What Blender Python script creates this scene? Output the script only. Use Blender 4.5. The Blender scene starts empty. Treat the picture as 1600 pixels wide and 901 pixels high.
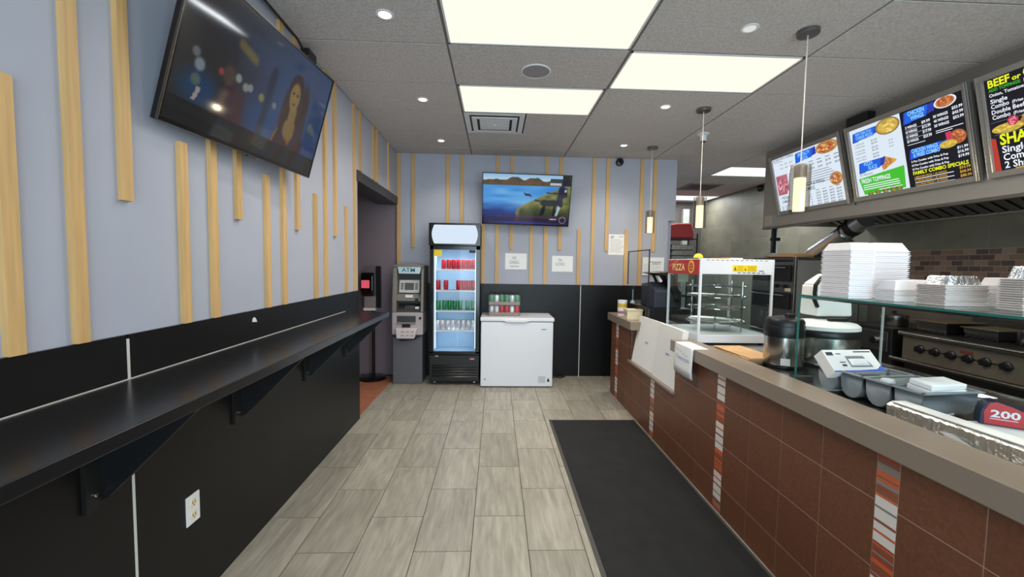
import bpy, math, random
from mathutils import Matrix, Vector
random.seed(7)
SC = bpy.context.scene
COL = SC.collection
H, D, XL, XR = 2.957, 5.58, -1.321, 4.60

# ------------------------------------------------------------------ camera, world, light, exposure
cam = bpy.data.objects.new('camera', bpy.data.cameras.new('camera'))
COL.objects.link(cam)
pitch, yaw, roll = 0.0586, 0.0388, 0.0150
fw = Vector((math.sin(yaw)*math.cos(pitch), math.cos(yaw)*math.cos(pitch), -math.sin(pitch)))
rt = Vector((math.cos(yaw), -math.sin(yaw), 0)); up = rt.cross(fw)
r2 = rt*math.cos(roll) + up*math.sin(roll); u2 = up*math.cos(roll) - rt*math.sin(roll)
cam.matrix_world = Matrix(((r2.x, u2.x, -fw.x, 0), (r2.y, u2.y, -fw.y, 0), (r2.z, u2.z, -fw.z, 1.5214), (0, 0, 0, 1)))
cam.data.sensor_width = 36.0
cam.data.lens = 645.9*36/1600
cam.data.clip_start = 0.02
SC.camera = cam
SC.view_settings.view_transform = 'Standard'
SC.view_settings.look = 'None'
SC.view_settings.gamma = 1.0
SC.view_settings.exposure = 0.0

w = bpy.data.worlds.new('sky'); SC.world = w; w.use_nodes = True
w.node_tree.nodes['Background'].inputs[0].default_value = (0.62, 0.76, 1.0, 1)
w.node_tree.nodes['Background'].inputs[1].default_value = 1.2

def lamp(name, kind, loc, energy, color, rot=(0, 0, 0), **kw):
    l = bpy.data.lights.new(name, kind); l.energy = energy; l.color = color
    for k, v in kw.items(): setattr(l, k, v)
    o = bpy.data.objects.new(name, l); COL.objects.link(o); o.location = loc; o.rotation_euler = rot
    return o
# daylight through the shop front behind the camera
lamp('daylight', 'AREA', (0.9, -1.98, 1.45), 225, (0.80, 0.90, 1.0), (math.radians(90), 0, 0), shape='RECTANGLE', size=4.6, size_y=2.5)

# ------------------------------------------------------------------ helpers
def lin(c):
    c = c/255.0
    return c/12.92 if c <= 0.04045 else ((c+0.055)/1.055)**2.4
def RGB(r, g, b): return (lin(r), lin(g), lin(b), 1.0)

class G:
    def __init__(s): s.v = []; s.f = []; s.m = []
    def add(s, vs, fs, m=0):
        n = len(s.v); s.v += [tuple(v) for v in vs]
        s.f += [tuple(i+n for i in f) for f in fs]; s.m += [m]*len(fs); return s
    def box(s, x0, x1, y0, y1, z0, z1, m=0):
        return s.add([(x0,y0,z0),(x1,y0,z0),(x1,y1,z0),(x0,y1,z0),(x0,y0,z1),(x1,y0,z1),(x1,y1,z1),(x0,y1,z1)],
                     [(3,2,1,0),(4,5,6,7),(0,1,5,4),(1,2,6,5),(2,3,7,6),(3,0,4,7)], m)
    def frustum(s, a, z0, b, z1, m=0):
        (x0,x1,y0,y1), (p0,p1,q0,q1) = a, b
        return s.add([(x0,y0,z0),(x1,y0,z0),(x1,y1,z0),(x0,y1,z0),(p0,q0,z1),(p1,q0,z1),(p1,q1,z1),(p0,q1,z1)],
                     [(3,2,1,0),(4,5,6,7),(0,1,5,4),(1,2,6,5),(2,3,7,6),(3,0,4,7)], m)
    def prism(s, pts, a0, a1, axis, m=0):
        def P(p, a): return {'x': (a, p[0], p[1]), 'y': (p[0], a, p[1]), 'z': (p[0], p[1], a)}[axis]
        n = len(pts); vs = [P(p, a0) for p in pts] + [P(p, a1) for p in pts]
        fs = [tuple(range(n))[::-1], tuple(range(n, 2*n))] + [(i, (i+1) % n, n+(i+1) % n, n+i) for i in range(n)]
        return s.add(vs, fs, m)
    def lathe(s, cx, cy, prof, n=24, m=0, cap=True, axis='z'):
        vs = []; fs = []
        for r, z in prof:
            for i in range(n):
                a = 2*math.pi*i/n; p, q = r*math.cos(a), r*math.sin(a)
                vs.append({'z': (cx+p, cy+q, z), 'x': (z, cx+p, cy+q), 'y': (cx+p, z, cy+q)}[axis])
        for k in range(len(prof)-1):
            for i in range(n):
                j = (i+1) % n; fs.append((k*n+i, k*n+j, (k+1)*n+j, (k+1)*n+i))
        if cap:
            fs.append(tuple(range(n))[::-1]); fs.append(tuple((len(prof)-1)*n+i for i in range(n)))
        return s.add(vs, fs, m)
    def cyl(s, cx, cy, z0, z1, r, n=20, m=0, axis='z'): return s.lathe(cx, cy, [(r, z0), (r, z1)], n, m, True, axis)
    def tube(s, pts, r, n=8, m=0, closed=False):
        pts = [Vector(p) for p in pts]; N = len(pts); vs = []; fs = []; ref = None
        for i, p in enumerate(pts):
            a = pts[(i-1) % N] if (closed or i) else p; b = pts[(i+1) % N] if (closed or i < N-1) else p
            t = (b-a).normalized()
            if ref is None: ref = Vector((0, 0, 1)) if abs(t.z) < 0.9 else Vector((1, 0, 0))
            e1 = (ref - t*ref.dot(t)).normalized(); e2 = t.cross(e1); ref = e1
            rr = r[i] if isinstance(r, (list, tuple)) else r
            for k in range(n):
                q = 2*math.pi*k/n; vs.append(p + e1*rr*math.cos(q) + e2*rr*math.sin(q))
        for i in range(N if closed else N-1):
            j = (i+1) % N
            for k in range(n): l = (k+1) % n; fs.append((i*n+k, i*n+l, j*n+l, j*n+k))
        if not closed: fs.append(tuple(range(n))[::-1]); fs.append(tuple((N-1)*n+k for k in range(n)))
        return s.add(vs, fs, m)
    def bar(s, p, q, r, n=8, m=0): return s.tube([p, q], r, n, m)
    def ring(s, cx, cy, z, R, r, n=28, k=6, m=0):
        return s.tube([(cx+R*math.cos(2*math.pi*i/n), cy+R*math.sin(2*math.pi*i/n), z) for i in range(n)], r, k, m, True)
    def poly(s, pts, m=0): return s.add(pts, [tuple(range(len(pts)))], m)
    def xf(s, M):
        s.v = [tuple(M @ Vector(v)) for v in s.v]; return s
    def join(s, o):
        n = len(s.v); s.v += o.v; s.f += [tuple(i+n for i in f) for f in o.f]; s.m += o.m; return s
    def text(s, body, x, y, h, width=None, bold=0.0, align='l', z=0.0, m=0, slant=0.0, sx=0.85):
        c = bpy.data.curves.new('lettering', 'FONT'); c.body = body; c.size = 1.0; c.offset = bold; c.resolution_u = 2
        o = bpy.data.objects.new('lettering', c); me = o.to_mesh()
        vs = [v.co.copy() for v in me.vertices]; fs = [tuple(p.vertices) for p in me.polygons]
        o.to_mesh_clear(); bpy.data.objects.remove(o); bpy.data.curves.remove(c)
        if not vs: return s
        x0 = min(v.x for v in vs); x1 = max(v.x for v in vs); k = h/0.70
        kx = width/(x1-x0) if width else k*sx
        W = (x1-x0)*kx; off = {'l': 0, 'c': -W/2, 'r': -W}[align]
        return s.add([(x+off+(v.x-x0)*kx+slant*v.y*k, y+v.y*k, z) for v in vs], fs, m)

FO = {}
NONAME = []
def OBJ(name, g, mats, parent=None, label=None, cat=None, group=None, kind=None, bevel=0.0, smooth=False, M=None):
    xs, ys, zs = zip(*g.v)
    c = Vector(((min(xs)+max(xs))/2, (min(ys)+max(ys))/2, min(zs) if parent is None else (min(zs)+max(zs))/2))
    me = bpy.data.meshes.new(name)
    me.from_pydata([(v[0]-c.x, v[1]-c.y, v[2]-c.z) for v in g.v], [], g.f)
    if not isinstance(mats, (list, tuple)): mats = [mats]
    for m in mats: me.materials.append(m)
    if len(mats) > 1: me.polygons.foreach_set('material_index', g.m)
    if smooth:
        me.polygons.foreach_set('use_smooth', [True]*len(me.polygons)); me.set_sharp_from_angle(angle=math.radians(38))
    me.update()
    o = bpy.data.objects.new(name, me); COL.objects.link(o)
    if parent is not None:
        o.parent = parent; o.location = c - FO[parent.name]
    else: o.location = c
    FO[o.name] = c
    if M is not None: o.matrix_world = M @ Matrix.Translation(c)
    if bevel:
        b = o.modifiers.new('bevel', 'BEVEL'); b.width = bevel; b.segments = 2; b.limit_method = 'ANGLE'
    tag(o, label, cat, group, kind)
    return o
def tag(o, label=None, cat=None, group=None, kind=None):
    for k, v in (('label', label), ('category', cat), ('group', group), ('kind', kind)):
        if v: o[k] = v
    return o
def THING(name, loc, label, cat, group=None, M=None):
    o = bpy.data.objects.new(name, None); COL.objects.link(o); o.empty_display_size = 0.1
    if M is not None: o.matrix_world = M; FO[o.name] = Vector((0, 0, 0))
    else: o.location = loc; FO[o.name] = Vector(loc)
    return tag(o, label, cat, group)
def dup(o, loc=None, parent=None, label=None):
    c = o.copy(); COL.objects.link(c)
    if parent is not None: c.parent = parent
    if loc is not None: c.location = loc
    if label: c['label'] = label
    for ch in list(o.children): dup(ch, None, c)
    FO[c.name] = c.location.copy()
    return c
ORD = ['first', 'second', 'third', 'fourth', 'fifth', 'sixth', 'seventh', 'eighth', 'ninth', 'tenth']

# ------------------------------------------------------------------ materials
def node_mat(name):
    m = bpy.data.materials.new(name); m.use_nodes = True
    nt = m.node_tree; return m, nt, nt.nodes['Principled BSDF'], nt.nodes, nt.links
def MAT(name, c, rough=0.5, metal=0.0, var=0.0, scale=(20, 20, 20), bump=0.0, bscale=None, emit=0.0, spec=0.5, rand=0.0, coat=0.0, detail=4.0):
    m, nt, b, N, L = node_mat(name)
    b.inputs['Base Color'].default_value = c; b.inputs['Roughness'].default_value = rough
    b.inputs['Metallic'].default_value = metal; b.inputs['Specular IOR Level'].default_value = spec
    if coat: b.inputs['Coat Weight'].default_value = coat; b.inputs['Coat Roughness'].default_value = 0.08
    if emit:
        b.inputs['Emission Color'].default_value = c; b.inputs['Emission Strength'].default_value = emit
    if var or bump or rand:
        tc = N.new('ShaderNodeTexCoord'); mp = N.new('ShaderNodeMapping'); mp.inputs['Scale'].default_value = scale
        L.new(tc.outputs['Object'], mp.inputs['Vector'])
        oi = N.new('ShaderNodeObjectInfo'); mu = N.new('ShaderNodeMath'); mu.operation = 'MULTIPLY'; mu.inputs[1].default_value = 37.0
        L.new(oi.outputs['Random'], mu.inputs[0]); L.new(mu.outputs[0], mp.inputs['Location'])
        nz = N.new('ShaderNodeTexNoise'); nz.inputs['Scale'].default_value = 1.0; nz.inputs['Detail'].default_value = detail
        L.new(mp.outputs['Vector'], nz.inputs['Vector'])
        mr = N.new('ShaderNodeMapRange'); mr.inputs['From Min'].default_value = 0.3; mr.inputs['From Max'].default_value = 0.7
        mr.inputs['To Min'].default_value = 1-var; mr.inputs['To Max'].default_value = 1+var
        L.new(nz.outputs['Fac'], mr.inputs['Value'])
        last = mr.outputs['Result']
        if rand:
            r = N.new('ShaderNodeMapRange'); r.inputs['To Min'].default_value = 1-rand; r.inputs['To Max'].default_value = 1+rand
            L.new(oi.outputs['Random'], r.inputs['Value'])
            q = N.new('ShaderNodeMath'); q.operation = 'MULTIPLY'; L.new(last, q.inputs[0]); L.new(r.outputs['Result'], q.inputs[1]); last = q.outputs[0]
        vm = N.new('ShaderNodeVectorMath'); vm.operation = 'SCALE'; vm.inputs[0].default_value = c[:3]
        L.new(last, vm.inputs['Scale']); L.new(vm.outputs['Vector'], b.inputs['Base Color'])
        if bump:
            bp = N.new('ShaderNodeBump'); bp.inputs['Strength'].default_value = bump; bp.inputs['Distance'].default_value = 0.004
            if bscale:
                n2 = N.new('ShaderNodeTexNoise'); n2.inputs['Scale'].default_value = bscale; n2.inputs['Detail'].default_value = 3
                L.new(tc.outputs['Object'], n2.inputs['Vector']); L.new(n2.outputs['Fac'], bp.inputs['Height'])
            else: L.new(nz.outputs['Fac'], bp.inputs['Height'])
            L.new(bp.outputs['Normal'], b.inputs['Normal'])
    return m
def EMI(name, c, s=1.0):
    m, nt, b, N, L = node_mat(name)
    b.inputs['Base Color'].default_value = (0.01, 0.01, 0.01, 1); b.inputs['Roughness'].default_value = 0.5; b.inputs['Specular IOR Level'].default_value = 0.15
    b.inputs['Emission Color'].default_value = c; b.inputs['Emission Strength'].default_value = s
    return m
def GLASS(name, tint=(0.93, 0.97, 0.96, 1), refl=0.9, rough=0.0):
    m = bpy.data.materials.new(name); m.use_nodes = True; nt = m.node_tree; N, L = nt.nodes, nt.links; N.clear()
    out = N.new('ShaderNodeOutputMaterial'); mx = N.new('ShaderNodeMixShader'); tr = N.new('ShaderNodeBsdfTransparent'); gl = N.new('ShaderNodeBsdfGlossy')
    fr = N.new('ShaderNodeFresnel'); fr.inputs['IOR'].default_value = 1.45
    mu = N.new('ShaderNodeMath'); mu.operation = 'MULTIPLY'; mu.inputs[1].default_value = refl
    tr.inputs['Color'].default_value = tint; gl.inputs['Roughness'].default_value = rough
    ge = N.new('ShaderNodeNewGeometry'); sb = N.new('ShaderNodeMath'); sb.operation = 'SUBTRACT'; sb.inputs[0].default_value = refl
    m3 = N.new('ShaderNodeMath'); m3.operation = 'MULTIPLY'; m3.inputs[1].default_value = refl
    L.new(ge.outputs['Backfacing'], m3.inputs[0]); L.new(m3.outputs[0], sb.inputs[1]); L.new(sb.outputs[0], mu.inputs[1])
    L.new(fr.outputs[0], mu.inputs[0]); L.new(mu.outputs[0], mx.inputs['Fac']); L.new(tr.outputs[0], mx.inputs[1]); L.new(gl.outputs[0], mx.inputs[2])
    L.new(mx.outputs[0], out.inputs['Surface'])
    return m
def PICM(name, s, rough=0.12):
    m, nt, b, N, L = node_mat(name)
    a = N.new('ShaderNodeAttribute'); a.attribute_name = 'Col'
    b.inputs['Base Color'].default_value = (0.01, 0.01, 0.012, 1); b.inputs['Roughness'].default_value = rough
    L.new(a.outputs['Color'], b.inputs['Emission Color']); b.inputs['Emission Strength'].default_value = s
    return m
def VCM(name, rough=0.5):
    m, nt, b, N, L = node_mat(name)
    a = N.new('ShaderNodeAttribute'); a.attribute_name = 'Col'; b.inputs['Roughness'].default_value = rough
    L.new(a.outputs['Color'], b.inputs['Base Color']); return m
def RAMPMAT(name, cols, rough=0.5, bump=0.0, scale=60):
    m, nt, b, N, L = node_mat(name); b.inputs['Roughness'].default_value = rough
    oi = N.new('ShaderNodeObjectInfo'); cr = N.new('ShaderNodeValToRGB'); cr.color_ramp.interpolation = 'CONSTANT'
    e = cr.color_ramp.elements
    while len(e) < len(cols): e.new(0.5)
    for i, c in enumerate(cols): e[i].position = i/len(cols); e[i].color = c
    L.new(oi.outputs['Random'], cr.inputs['Fac'])
    tc = N.new('ShaderNodeTexCoord'); nz = N.new('ShaderNodeTexNoise'); nz.inputs['Scale'].default_value = scale
    L.new(tc.outputs['Object'], nz.inputs['Vector'])
    mr = N.new('ShaderNodeMapRange'); mr.inputs['To Min'].default_value = 0.75; mr.inputs['To Max'].default_value = 1.25; L.new(nz.outputs['Fac'], mr.inputs['Value'])
    vm = N.new('ShaderNodeVectorMath'); vm.operation = 'SCALE'; L.new(cr.outputs['Color'], vm.inputs[0]); L.new(mr.outputs['Result'], vm.inputs['Scale'])
    L.new(vm.outputs['Vector'], b.inputs['Base Color']); return m

m_paint = MAT('grey_wall_paint', RGB(172, 175, 188), 0.75, var=0.03, scale=(3, 3, 3), bump=0.05, bscale=180)
m_black = MAT('black_wainscot_board', RGB(13, 13, 15), 0.38, var=0.10, scale=(2, 2, 2), bump=0.03, bscale=90, spec=0.3)
m_seam = MAT('white_seam', RGB(205, 203, 196), 0.5)
m_wood = MAT('pine_slat', RGB(204, 164, 108), 0.55, var=0.12, scale=(60, 60, 3), rand=0.08)
m_ceil = MAT('acoustic_tile', RGB(196, 190, 187), 0.95, var=0.16, scale=(75, 75, 75), bump=0.25, bscale=140, detail=2)
m_tee = MAT('grid_paint', RGB(112, 108, 105), 0.7)
m_led = EMI('led_diffuser', RGB(250, 245, 226), 1.12)
m_ledk = EMI('cool_led_diffuser', RGB(240, 250, 255), 1.15)
m_white = MAT('white_enamel', RGB(228, 230, 236), 0.35)
m_whitep = MAT('white_plastic', RGB(226, 226, 226), 0.4)
m_darkgrey = MAT('dark_grey_casing', RGB(62, 60, 62), 0.5)
m_hallp = MAT('mauve_wall_paint', RGB(128, 114, 122), 0.7, var=0.03, scale=(4, 4, 4))
m_terra = MAT('terracotta_tile', RGB(168, 104, 78), 0.5, var=0.12, scale=(14, 14, 14), rand=0.1)
m_grout = MAT('floor_grout', RGB(58, 54, 48), 0.9)
m_slab = MAT('grey_brown_laminate', RGB(140, 124, 109), 0.30, var=0.05, scale=(160, 160, 160))
m_slabf = m_slab
m_cgrout = MAT('counter_grout', RGB(186, 158, 138), 0.8)
m_brown = MAT('brown_ceramic', RGB(112, 68, 46), 0.45, var=0.16, scale=(70, 70, 70), rand=0.06, bump=0.06)
m_steel = MAT('brushed_steel', RGB(176, 174, 170), 0.24, 1.0, var=0.06, scale=(4, 160, 160))
m_steeld = MAT('dull_steel', RGB(120, 116, 110), 0.36, 1.0, var=0.08, scale=(6, 60, 60))
m_chrome = MAT('polished_metal', RGB(205, 205, 205), 0.1, 1.0)
m_nickel = MAT('grey_metal_canopy', RGB(120, 118, 116), 0.35, 0.8)
m_iron = MAT('black_iron', RGB(28, 27, 26), 0.5, 0.3)
m_bplastic = MAT('black_plastic', RGB(20, 20, 22), 0.35)
m_bgloss = MAT('black_gloss', RGB(14, 14, 16), 0.15)
m_bsatin = MAT('black_counter_laminate', RGB(24, 24, 26), 0.24, var=0.1, scale=(2, 2, 2), bump=0.02, bscale=60)
m_mat = MAT('black_carpet', RGB(31, 30, 30), 0.95, var=0.22, scale=(9, 9, 9), bump=0.6, bscale=420)
m_bulk = MAT('taupe_bulkhead_paint', RGB(138, 132, 125), 0.6, var=0.02, scale=(4, 4, 4))
m_stone = MAT('olive_stone_tile', RGB(122, 118, 102), 0.5, var=0.14, scale=(6, 3, 5), rand=0.06, detail=8)
m_kgrout = MAT('kitchen_grout', RGB(150, 148, 134), 0.8)
m_brick = RAMPMAT('brown_glass_brick', [RGB(108, 78, 68), RGB(150, 118, 98), RGB(134, 103, 86), RGB(92, 66, 60), RGB(156, 126, 104), RGB(142, 110, 92)], 0.35)
m_foam = MAT('white_foam', RGB(238, 234, 236), 0.65)
m_foil = MAT('aluminium_foil', RGB(236, 234, 228), 0.34, 1.0, var=0.05, scale=(30, 30, 30), bump=0.9, bscale=70)
m_foilw = MAT('foil_dome', RGB(220, 222, 226), 0.18, 1.0, bump=1.0, bscale=110, var=0.03)
m_foilp = MAT('foil_rim', RGB(216, 208, 204), 0.45, 0.25, rand=0.08, bump=0.4, bscale=150, var=0.02)
m_card = MAT('white_cardboard', RGB(232, 230, 226), 0.7)
m_paper = MAT('white_paper', RGB(238, 238, 238), 0.8)
m_kraft = MAT('kraft_paper', RGB(206, 164, 118), 0.8, var=0.08, scale=(20, 20, 20), rand=0.1)
m_gplast = MAT('grey_tray_plastic', RGB(128, 136, 140), 0.42)
m_glass = GLASS('clear_glass')
m_guard = GLASS('guard_glass', (0.90, 0.95, 0.94, 1), 1.0)
m_gedge = MAT('green_glass_edge', RGB(44, 112, 102), 0.15)
m_plexi = GLASS('clear_acrylic', (0.95, 0.95, 0.95, 1), 0.7)
m_pend = GLASS('pendant_glass', (0.86, 0.83, 0.80, 1), 1.8, 0.05)
m_atm_d = MAT('grey_atm_cabinet', RGB(92, 92, 98), 0.45)
m_atm_l = MAT('silver_atm_panel', RGB(178, 168, 170), 0.4)
m_atm_o = MAT('olive_grey_atm_housing', RGB(128, 124, 116), 0.42)
m_red = MAT('red_print', RGB(176, 40, 44), 0.4)
m_bag = MAT('red_delivery_bag', RGB(150, 26, 32), 0.6)
m_yellow = MAT('yellow_print', RGB(244, 210, 30), 0.4)
m_ink = MAT('black_ink', RGB(40, 40, 44), 0.7)
m_inkg = MAT('grey_ink', RGB(130, 130, 136), 0.7)
m_blue = MAT('blue_print', RGB(40, 90, 190), 0.5)
m_cream = MAT('cream_wood', RGB(226, 210, 176), 0.6, var=0.04, scale=(30, 5, 30))
m_navy = MAT('navy_print', RGB(30, 32, 60), 0.4)
m_cover = EMI('fridge_light_panel', RGB(222, 238, 255), 0.92)
m_inner = MAT('fridge_liner', RGB(176, 206, 230), 0.5)
m_can = {k: MAT(k+'_can', c, 0.3, 0.35, var=0.35, scale=(55, 55, 22), rand=0.12) for k, c in
         (('red', RGB(206, 40, 52)), ('green', RGB(40, 140, 78)), ('white', RGB(222, 222, 228)))}
m_alu = MAT('can_lid', RGB(205, 205, 208), 0.25, 0.9)

# floor stone with streaks
def floor_mat():
    m, nt, b, N, L = node_mat('grey_streaked_floor_tile')
    tc = N.new('ShaderNodeTexCoord'); oi = N.new('ShaderNodeObjectInfo')
    mp = N.new('ShaderNodeMapping'); mp.inputs['Rotation'].default_value = (0, 0, math.radians(-14)); mp.inputs['Scale'].default_value = (58, 5.0, 10)
    mu = N.new('ShaderNodeMath'); mu.operation = 'MULTIPLY'; mu.inputs[1].default_value = 91.0
    L.new(oi.outputs['Random'], mu.inputs[0]); L.new(mu.outputs[0], mp.inputs['Location']); L.new(tc.outputs['Object'], mp.inputs['Vector'])
    nz = N.new('ShaderNodeTexNoise'); nz.inputs['Scale'].default_value = 1; nz.inputs['Detail'].default_value = 6; nz.inputs['Distortion'].default_value = 0.6
    L.new(mp.outputs['Vector'], nz.inputs['Vector'])
    cr = N.new('ShaderNodeValToRGB'); e = cr.color_ramp.elements
    e[0].position = 0.33; e[0].color = RGB(138, 131, 118); e[1].position = 0.68; e[1].color = RGB(178, 171, 156)
    x = e.new(0.52); x.color = RGB(160, 153, 139)
    m2 = N.new('ShaderNodeMapping'); m2.inputs['Rotation'].default_value = (0, 0, math.radians(-20)); m2.inputs['Scale'].default_value = (13, 2.2, 6)
    L.new(mu.outputs[0], m2.inputs['Location']); L.new(tc.outputs['Object'], m2.inputs['Vector'])
    n2 = N.new('ShaderNodeTexNoise'); n2.inputs['Scale'].default_value = 1; n2.inputs['Detail'].default_value = 7; n2.inputs['Distortion'].default_value = 1.2; L.new(m2.outputs['Vector'], n2.inputs['Vector'])
    mf = N.new('ShaderNodeMix'); mf.data_type = 'FLOAT'; mf.inputs[0].default_value = 0.55
    L.new(nz.outputs['Fac'], mf.inputs[2]); L.new(n2.outputs['Fac'], mf.inputs[3]); L.new(mf.outputs[0], cr.inputs['Fac'])
    r = N.new('ShaderNodeMapRange'); r.inputs['To Min'].default_value = 0.90; r.inputs['To Max'].default_value = 1.10; L.new(oi.outputs['Random'], r.inputs['Value'])
    vm = N.new('ShaderNodeVectorMath'); vm.operation = 'SCALE'; L.new(cr.outputs['Color'], vm.inputs[0]); L.new(r.outputs['Result'], vm.inputs['Scale'])
    L.new(vm.outputs['Vector'], b.inputs['Base Color']); b.inputs['Roughness'].default_value = 0.42
    return m
m_floor = floor_mat()

# ------------------------------------------------------------------ room shell
def ST(name, g, m, **k): return OBJ(name, g, m, kind='structure', **k)
YF = -1.85
floor = ST('floor', G().box(XL-0.25, XR+0.1, YF-0.2, 9.3, -0.10, -0.0025), m_grout)
tmesh = None
def copies(proto, positions, parent):
    for p in positions:
        c = proto.copy(); COL.objects.link(c); c.parent = parent; c.location = Vector(p) - FO[parent.name]
first = None; fp = []
for k in range(-4, 9):
    x0 = -0.1139 + 0.3048*k
    off = 0.0 if k % 2 == 0 else 0.3048
    for j in range(-3, 9):
        y1 = 4.247 + 0.0 - 0.6096*j + off; y0 = y1-0.6096
        if y0 > D-0.03 or y0 < -0.55 or (k > 4 and y0 < 4.0): continue
        fp.append((x0+0.1524, (y0+y1)/2, min(y1, D)-y0))
for x, y, l in fp:
    if l < 0.6: # cut tile at the back wall
        y0 = y-0.3048
        if D-y0 > 0.03: OBJ('tile', G().box(x-0.1503, x+0.1503, y0+0.0022, D-0.002, -0.02, 0.0), m_floor, floor)
    elif first is None:
        first = OBJ('tile', G().box(x-0.1503, x+0.1503, y-0.3027, y+0.3027, -0.02, 0.0), m_floor, floor); fz = FO[first.name].z
    else: copies(first, [(x, y, fz)], floor)
ST('floor_kitchen', G().box(1.55, XR, -1.7, 9.2, -0.003, -0.001), MAT('kitchen_floor', RGB(96, 88, 80), 0.6))
fh = ST('floor_hall', G().box(-3.0, XL-0.01, 3.4, 5.9, -0.10, -0.004), m_grout)
ft = None
for i in range(4):
    for j in range(7):
        x, y = -1.482-0.31*i, 5.40-0.31*j
        if ft is None: ft = OBJ('tile', G().box(x-0.152, x+0.152, y-0.152, y+0.152, -0.02, 0.0), m_terra, fh); hz = FO[ft.name].z
        else: copies(ft, [(x, y, hz)], fh)
ceil = ST('ceiling', G().box(XL-0.25, XR+0.1, YF-0.2, 9.3, H+0.03, H+0.12), m_tee)
CX = [-0.34+1.2192*i for i in range(-1, 6)]
LIT = {(3, -3): 1, (1, -1): 1, (1, 1): 1, (2, 0): 1, (4, 5): 1, (4, 9): 1}
first = None
for i in range(6):
    for j in range(-8, 11):
        x0, x1 = CX[i], CX[i+1]; y0 = 2.82+0.6096*j; y1 = y0+0.6096
        if (i, j) in LIT: continue
        a0, a1, b0, b1 = max(x0, XL)+0.007, min(x1, XR)-0.007, max(y0, YF)+0.007, min(y1, 9.2)-0.007
        if a1-a0 < 0.05 or b1-b0 < 0.05: continue
        if (i, j) == (1, 2): a0 = 0.275
        if (i, j) == (4, 7): a0 = 3.935
        if y0 < D and y1 > D and x1 < 2.4: b1 = D-0.002
        full = abs(a1-a0-1.2052) < 1e-3 and abs(b1-b0-0.5956) < 1e-3
        if x1 < 2.4 and y0 >= D: continue
        if full and first is not None: copies(first, [((a0+a1)/2, (b0+b1)/2, cz)], ceil)
        else:
            o = OBJ('ceiling_tile', G().box(a0, a1, b0, b1, H, H+0.028), m_ceil, ceil)
            if full: first = o; cz = FO[o.name].z
for i in range(0, 6):
    OBJ('grid_bar', G().box(CX[i]-0.012, CX[i]+0.012, YF, 9.2, H+0.004, H+0.03), m_tee, ceil) if CX[i] > XL else None
for j in range(-7, 11):
    y = 2.82+0.6096*j
    OBJ('grid_bar', G().box(XL if y < D else 2.45, XR, y-0.012, y+0.012, H+0.005, H+0.03), m_tee, ceil)

# left wall with opening (y 4.0 - 5.58)
wl = ST('wall_left', G().box(XL-0.25, XL, YF, 4.005, 0, H+0.03).box(XL-0.25, XL, 4.005, D, 2.385, H+0.03), m_paint)
for y0, y1 in ((YF, 0.28), (0.288, 1.506), (1.514, 4.003)):
    OBJ('wainscot_panel', G().box(XL, XL+0.012, y0, y1, 0, 1.25), m_black, wl)
for y in (0.284, 1.51):
    OBJ('seam_strip', G().box(XL, XL+0.014, y-0.005, y+0.005, 0, 1.236), m_seam, wl)
def slat_l(y, zt, zb): OBJ('wood_slat', G().box(XL, XL+0.019, y-0.021, y+0.021, zb, zt), m_wood, wl)
for y, zt, zb in ((0.89, H-.004, 1.725), (1.168, 2.005, 1.252), (1.35, H-.004, 1.252), (1.53, H-.004, 1.725), (1.797, 2.005, 1.252), (1.98, H-.004, 1.252), (2.17, H-.004, 1.727),
                  (2.43, 2.005, 1.252), (2.615, H-.004, 1.252), (2.797, H-.004, 1.725), (3.065, 2.005, 1.252), (3.245, H-.004, 1.252), (3.44, H-.004, 1.725), (3.68, 2.0, 1.252),
                  (3.90, H-.004, 1.252), (4.07, H-.004, 2.39), (4.497, H-.004, 2.39), (4.632, H-.004, 2.39), (5.107, H-.004, 2.39)):
    slat_l(y, zt, zb)
ST('trim_1', G().box(XL-0.25, XL+0.012, 3.985, 5.575, 2.283, 2.385), m_darkgrey, bevel=0.003)

# back wall
wb = ST('wall_back', G().box(XL, 2.33, D, D+0.12, 0, 2.143).box(XL, 2.425, D, D+0.12, 2.143, H+0.03), m_paint)
for x0, x1 in ((XL+0.002, 1.144), (1.154, 2.33)):
    OBJ('wainscot_panel', G().box(x0, x1, D-0.012, D, 0, 1.255), m_black, wb)
OBJ('seam_strip', G().box(1.144, 1.154, D-0.014, D, 0, 1.237), m_seam, wb)
for x, zt, zb in ((-1.297, H-.004, 1.257), (-1.11, H-.004, 1.727), (-0.85, 2.005, 1.257), (-0.653, H-.004, 1.257), (-0.466, H-.004, 1.727), (-0.18, 2.05, 1.257), (0.007, H-.004, 1.257),
                  (0.194, H-.004, 1.724), (0.468, 2.03, 1.257), (0.658, H-.004, 1.257), (0.85, H-.004, 1.722), (1.110, 2.005, 1.257), (1.296, H-.004, 1.257), (1.484, H-.004, 1.72),
                  (1.754, 2.006, 1.257), (1.945, H-.004, 1.257), (2.126, H-.004, 1.718)):
    OBJ('wood_slat', G().box(x-0.023, x+0.023, D-0.019, D, zb, zt), m_wood, wb)
ST('wall_hall', G().box(-3.0, XL, D+0.02, D+0.14, 0, 2.9), m_hallp)
ST('wall_hall_left', G().box(-3.1, -3.0, 3.4, D+0.14, 0, 2.9), m_hallp)
ST('wall_hall_front', G().box(-3.0, XL-0.25, 3.3, 3.4, 0, 2.9), m_hallp)
ST('ceiling_hall', G().box(-3.1, XL-0.25, 3.3, D+0.14, 2.75, 2.85), m_ceil)
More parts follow.
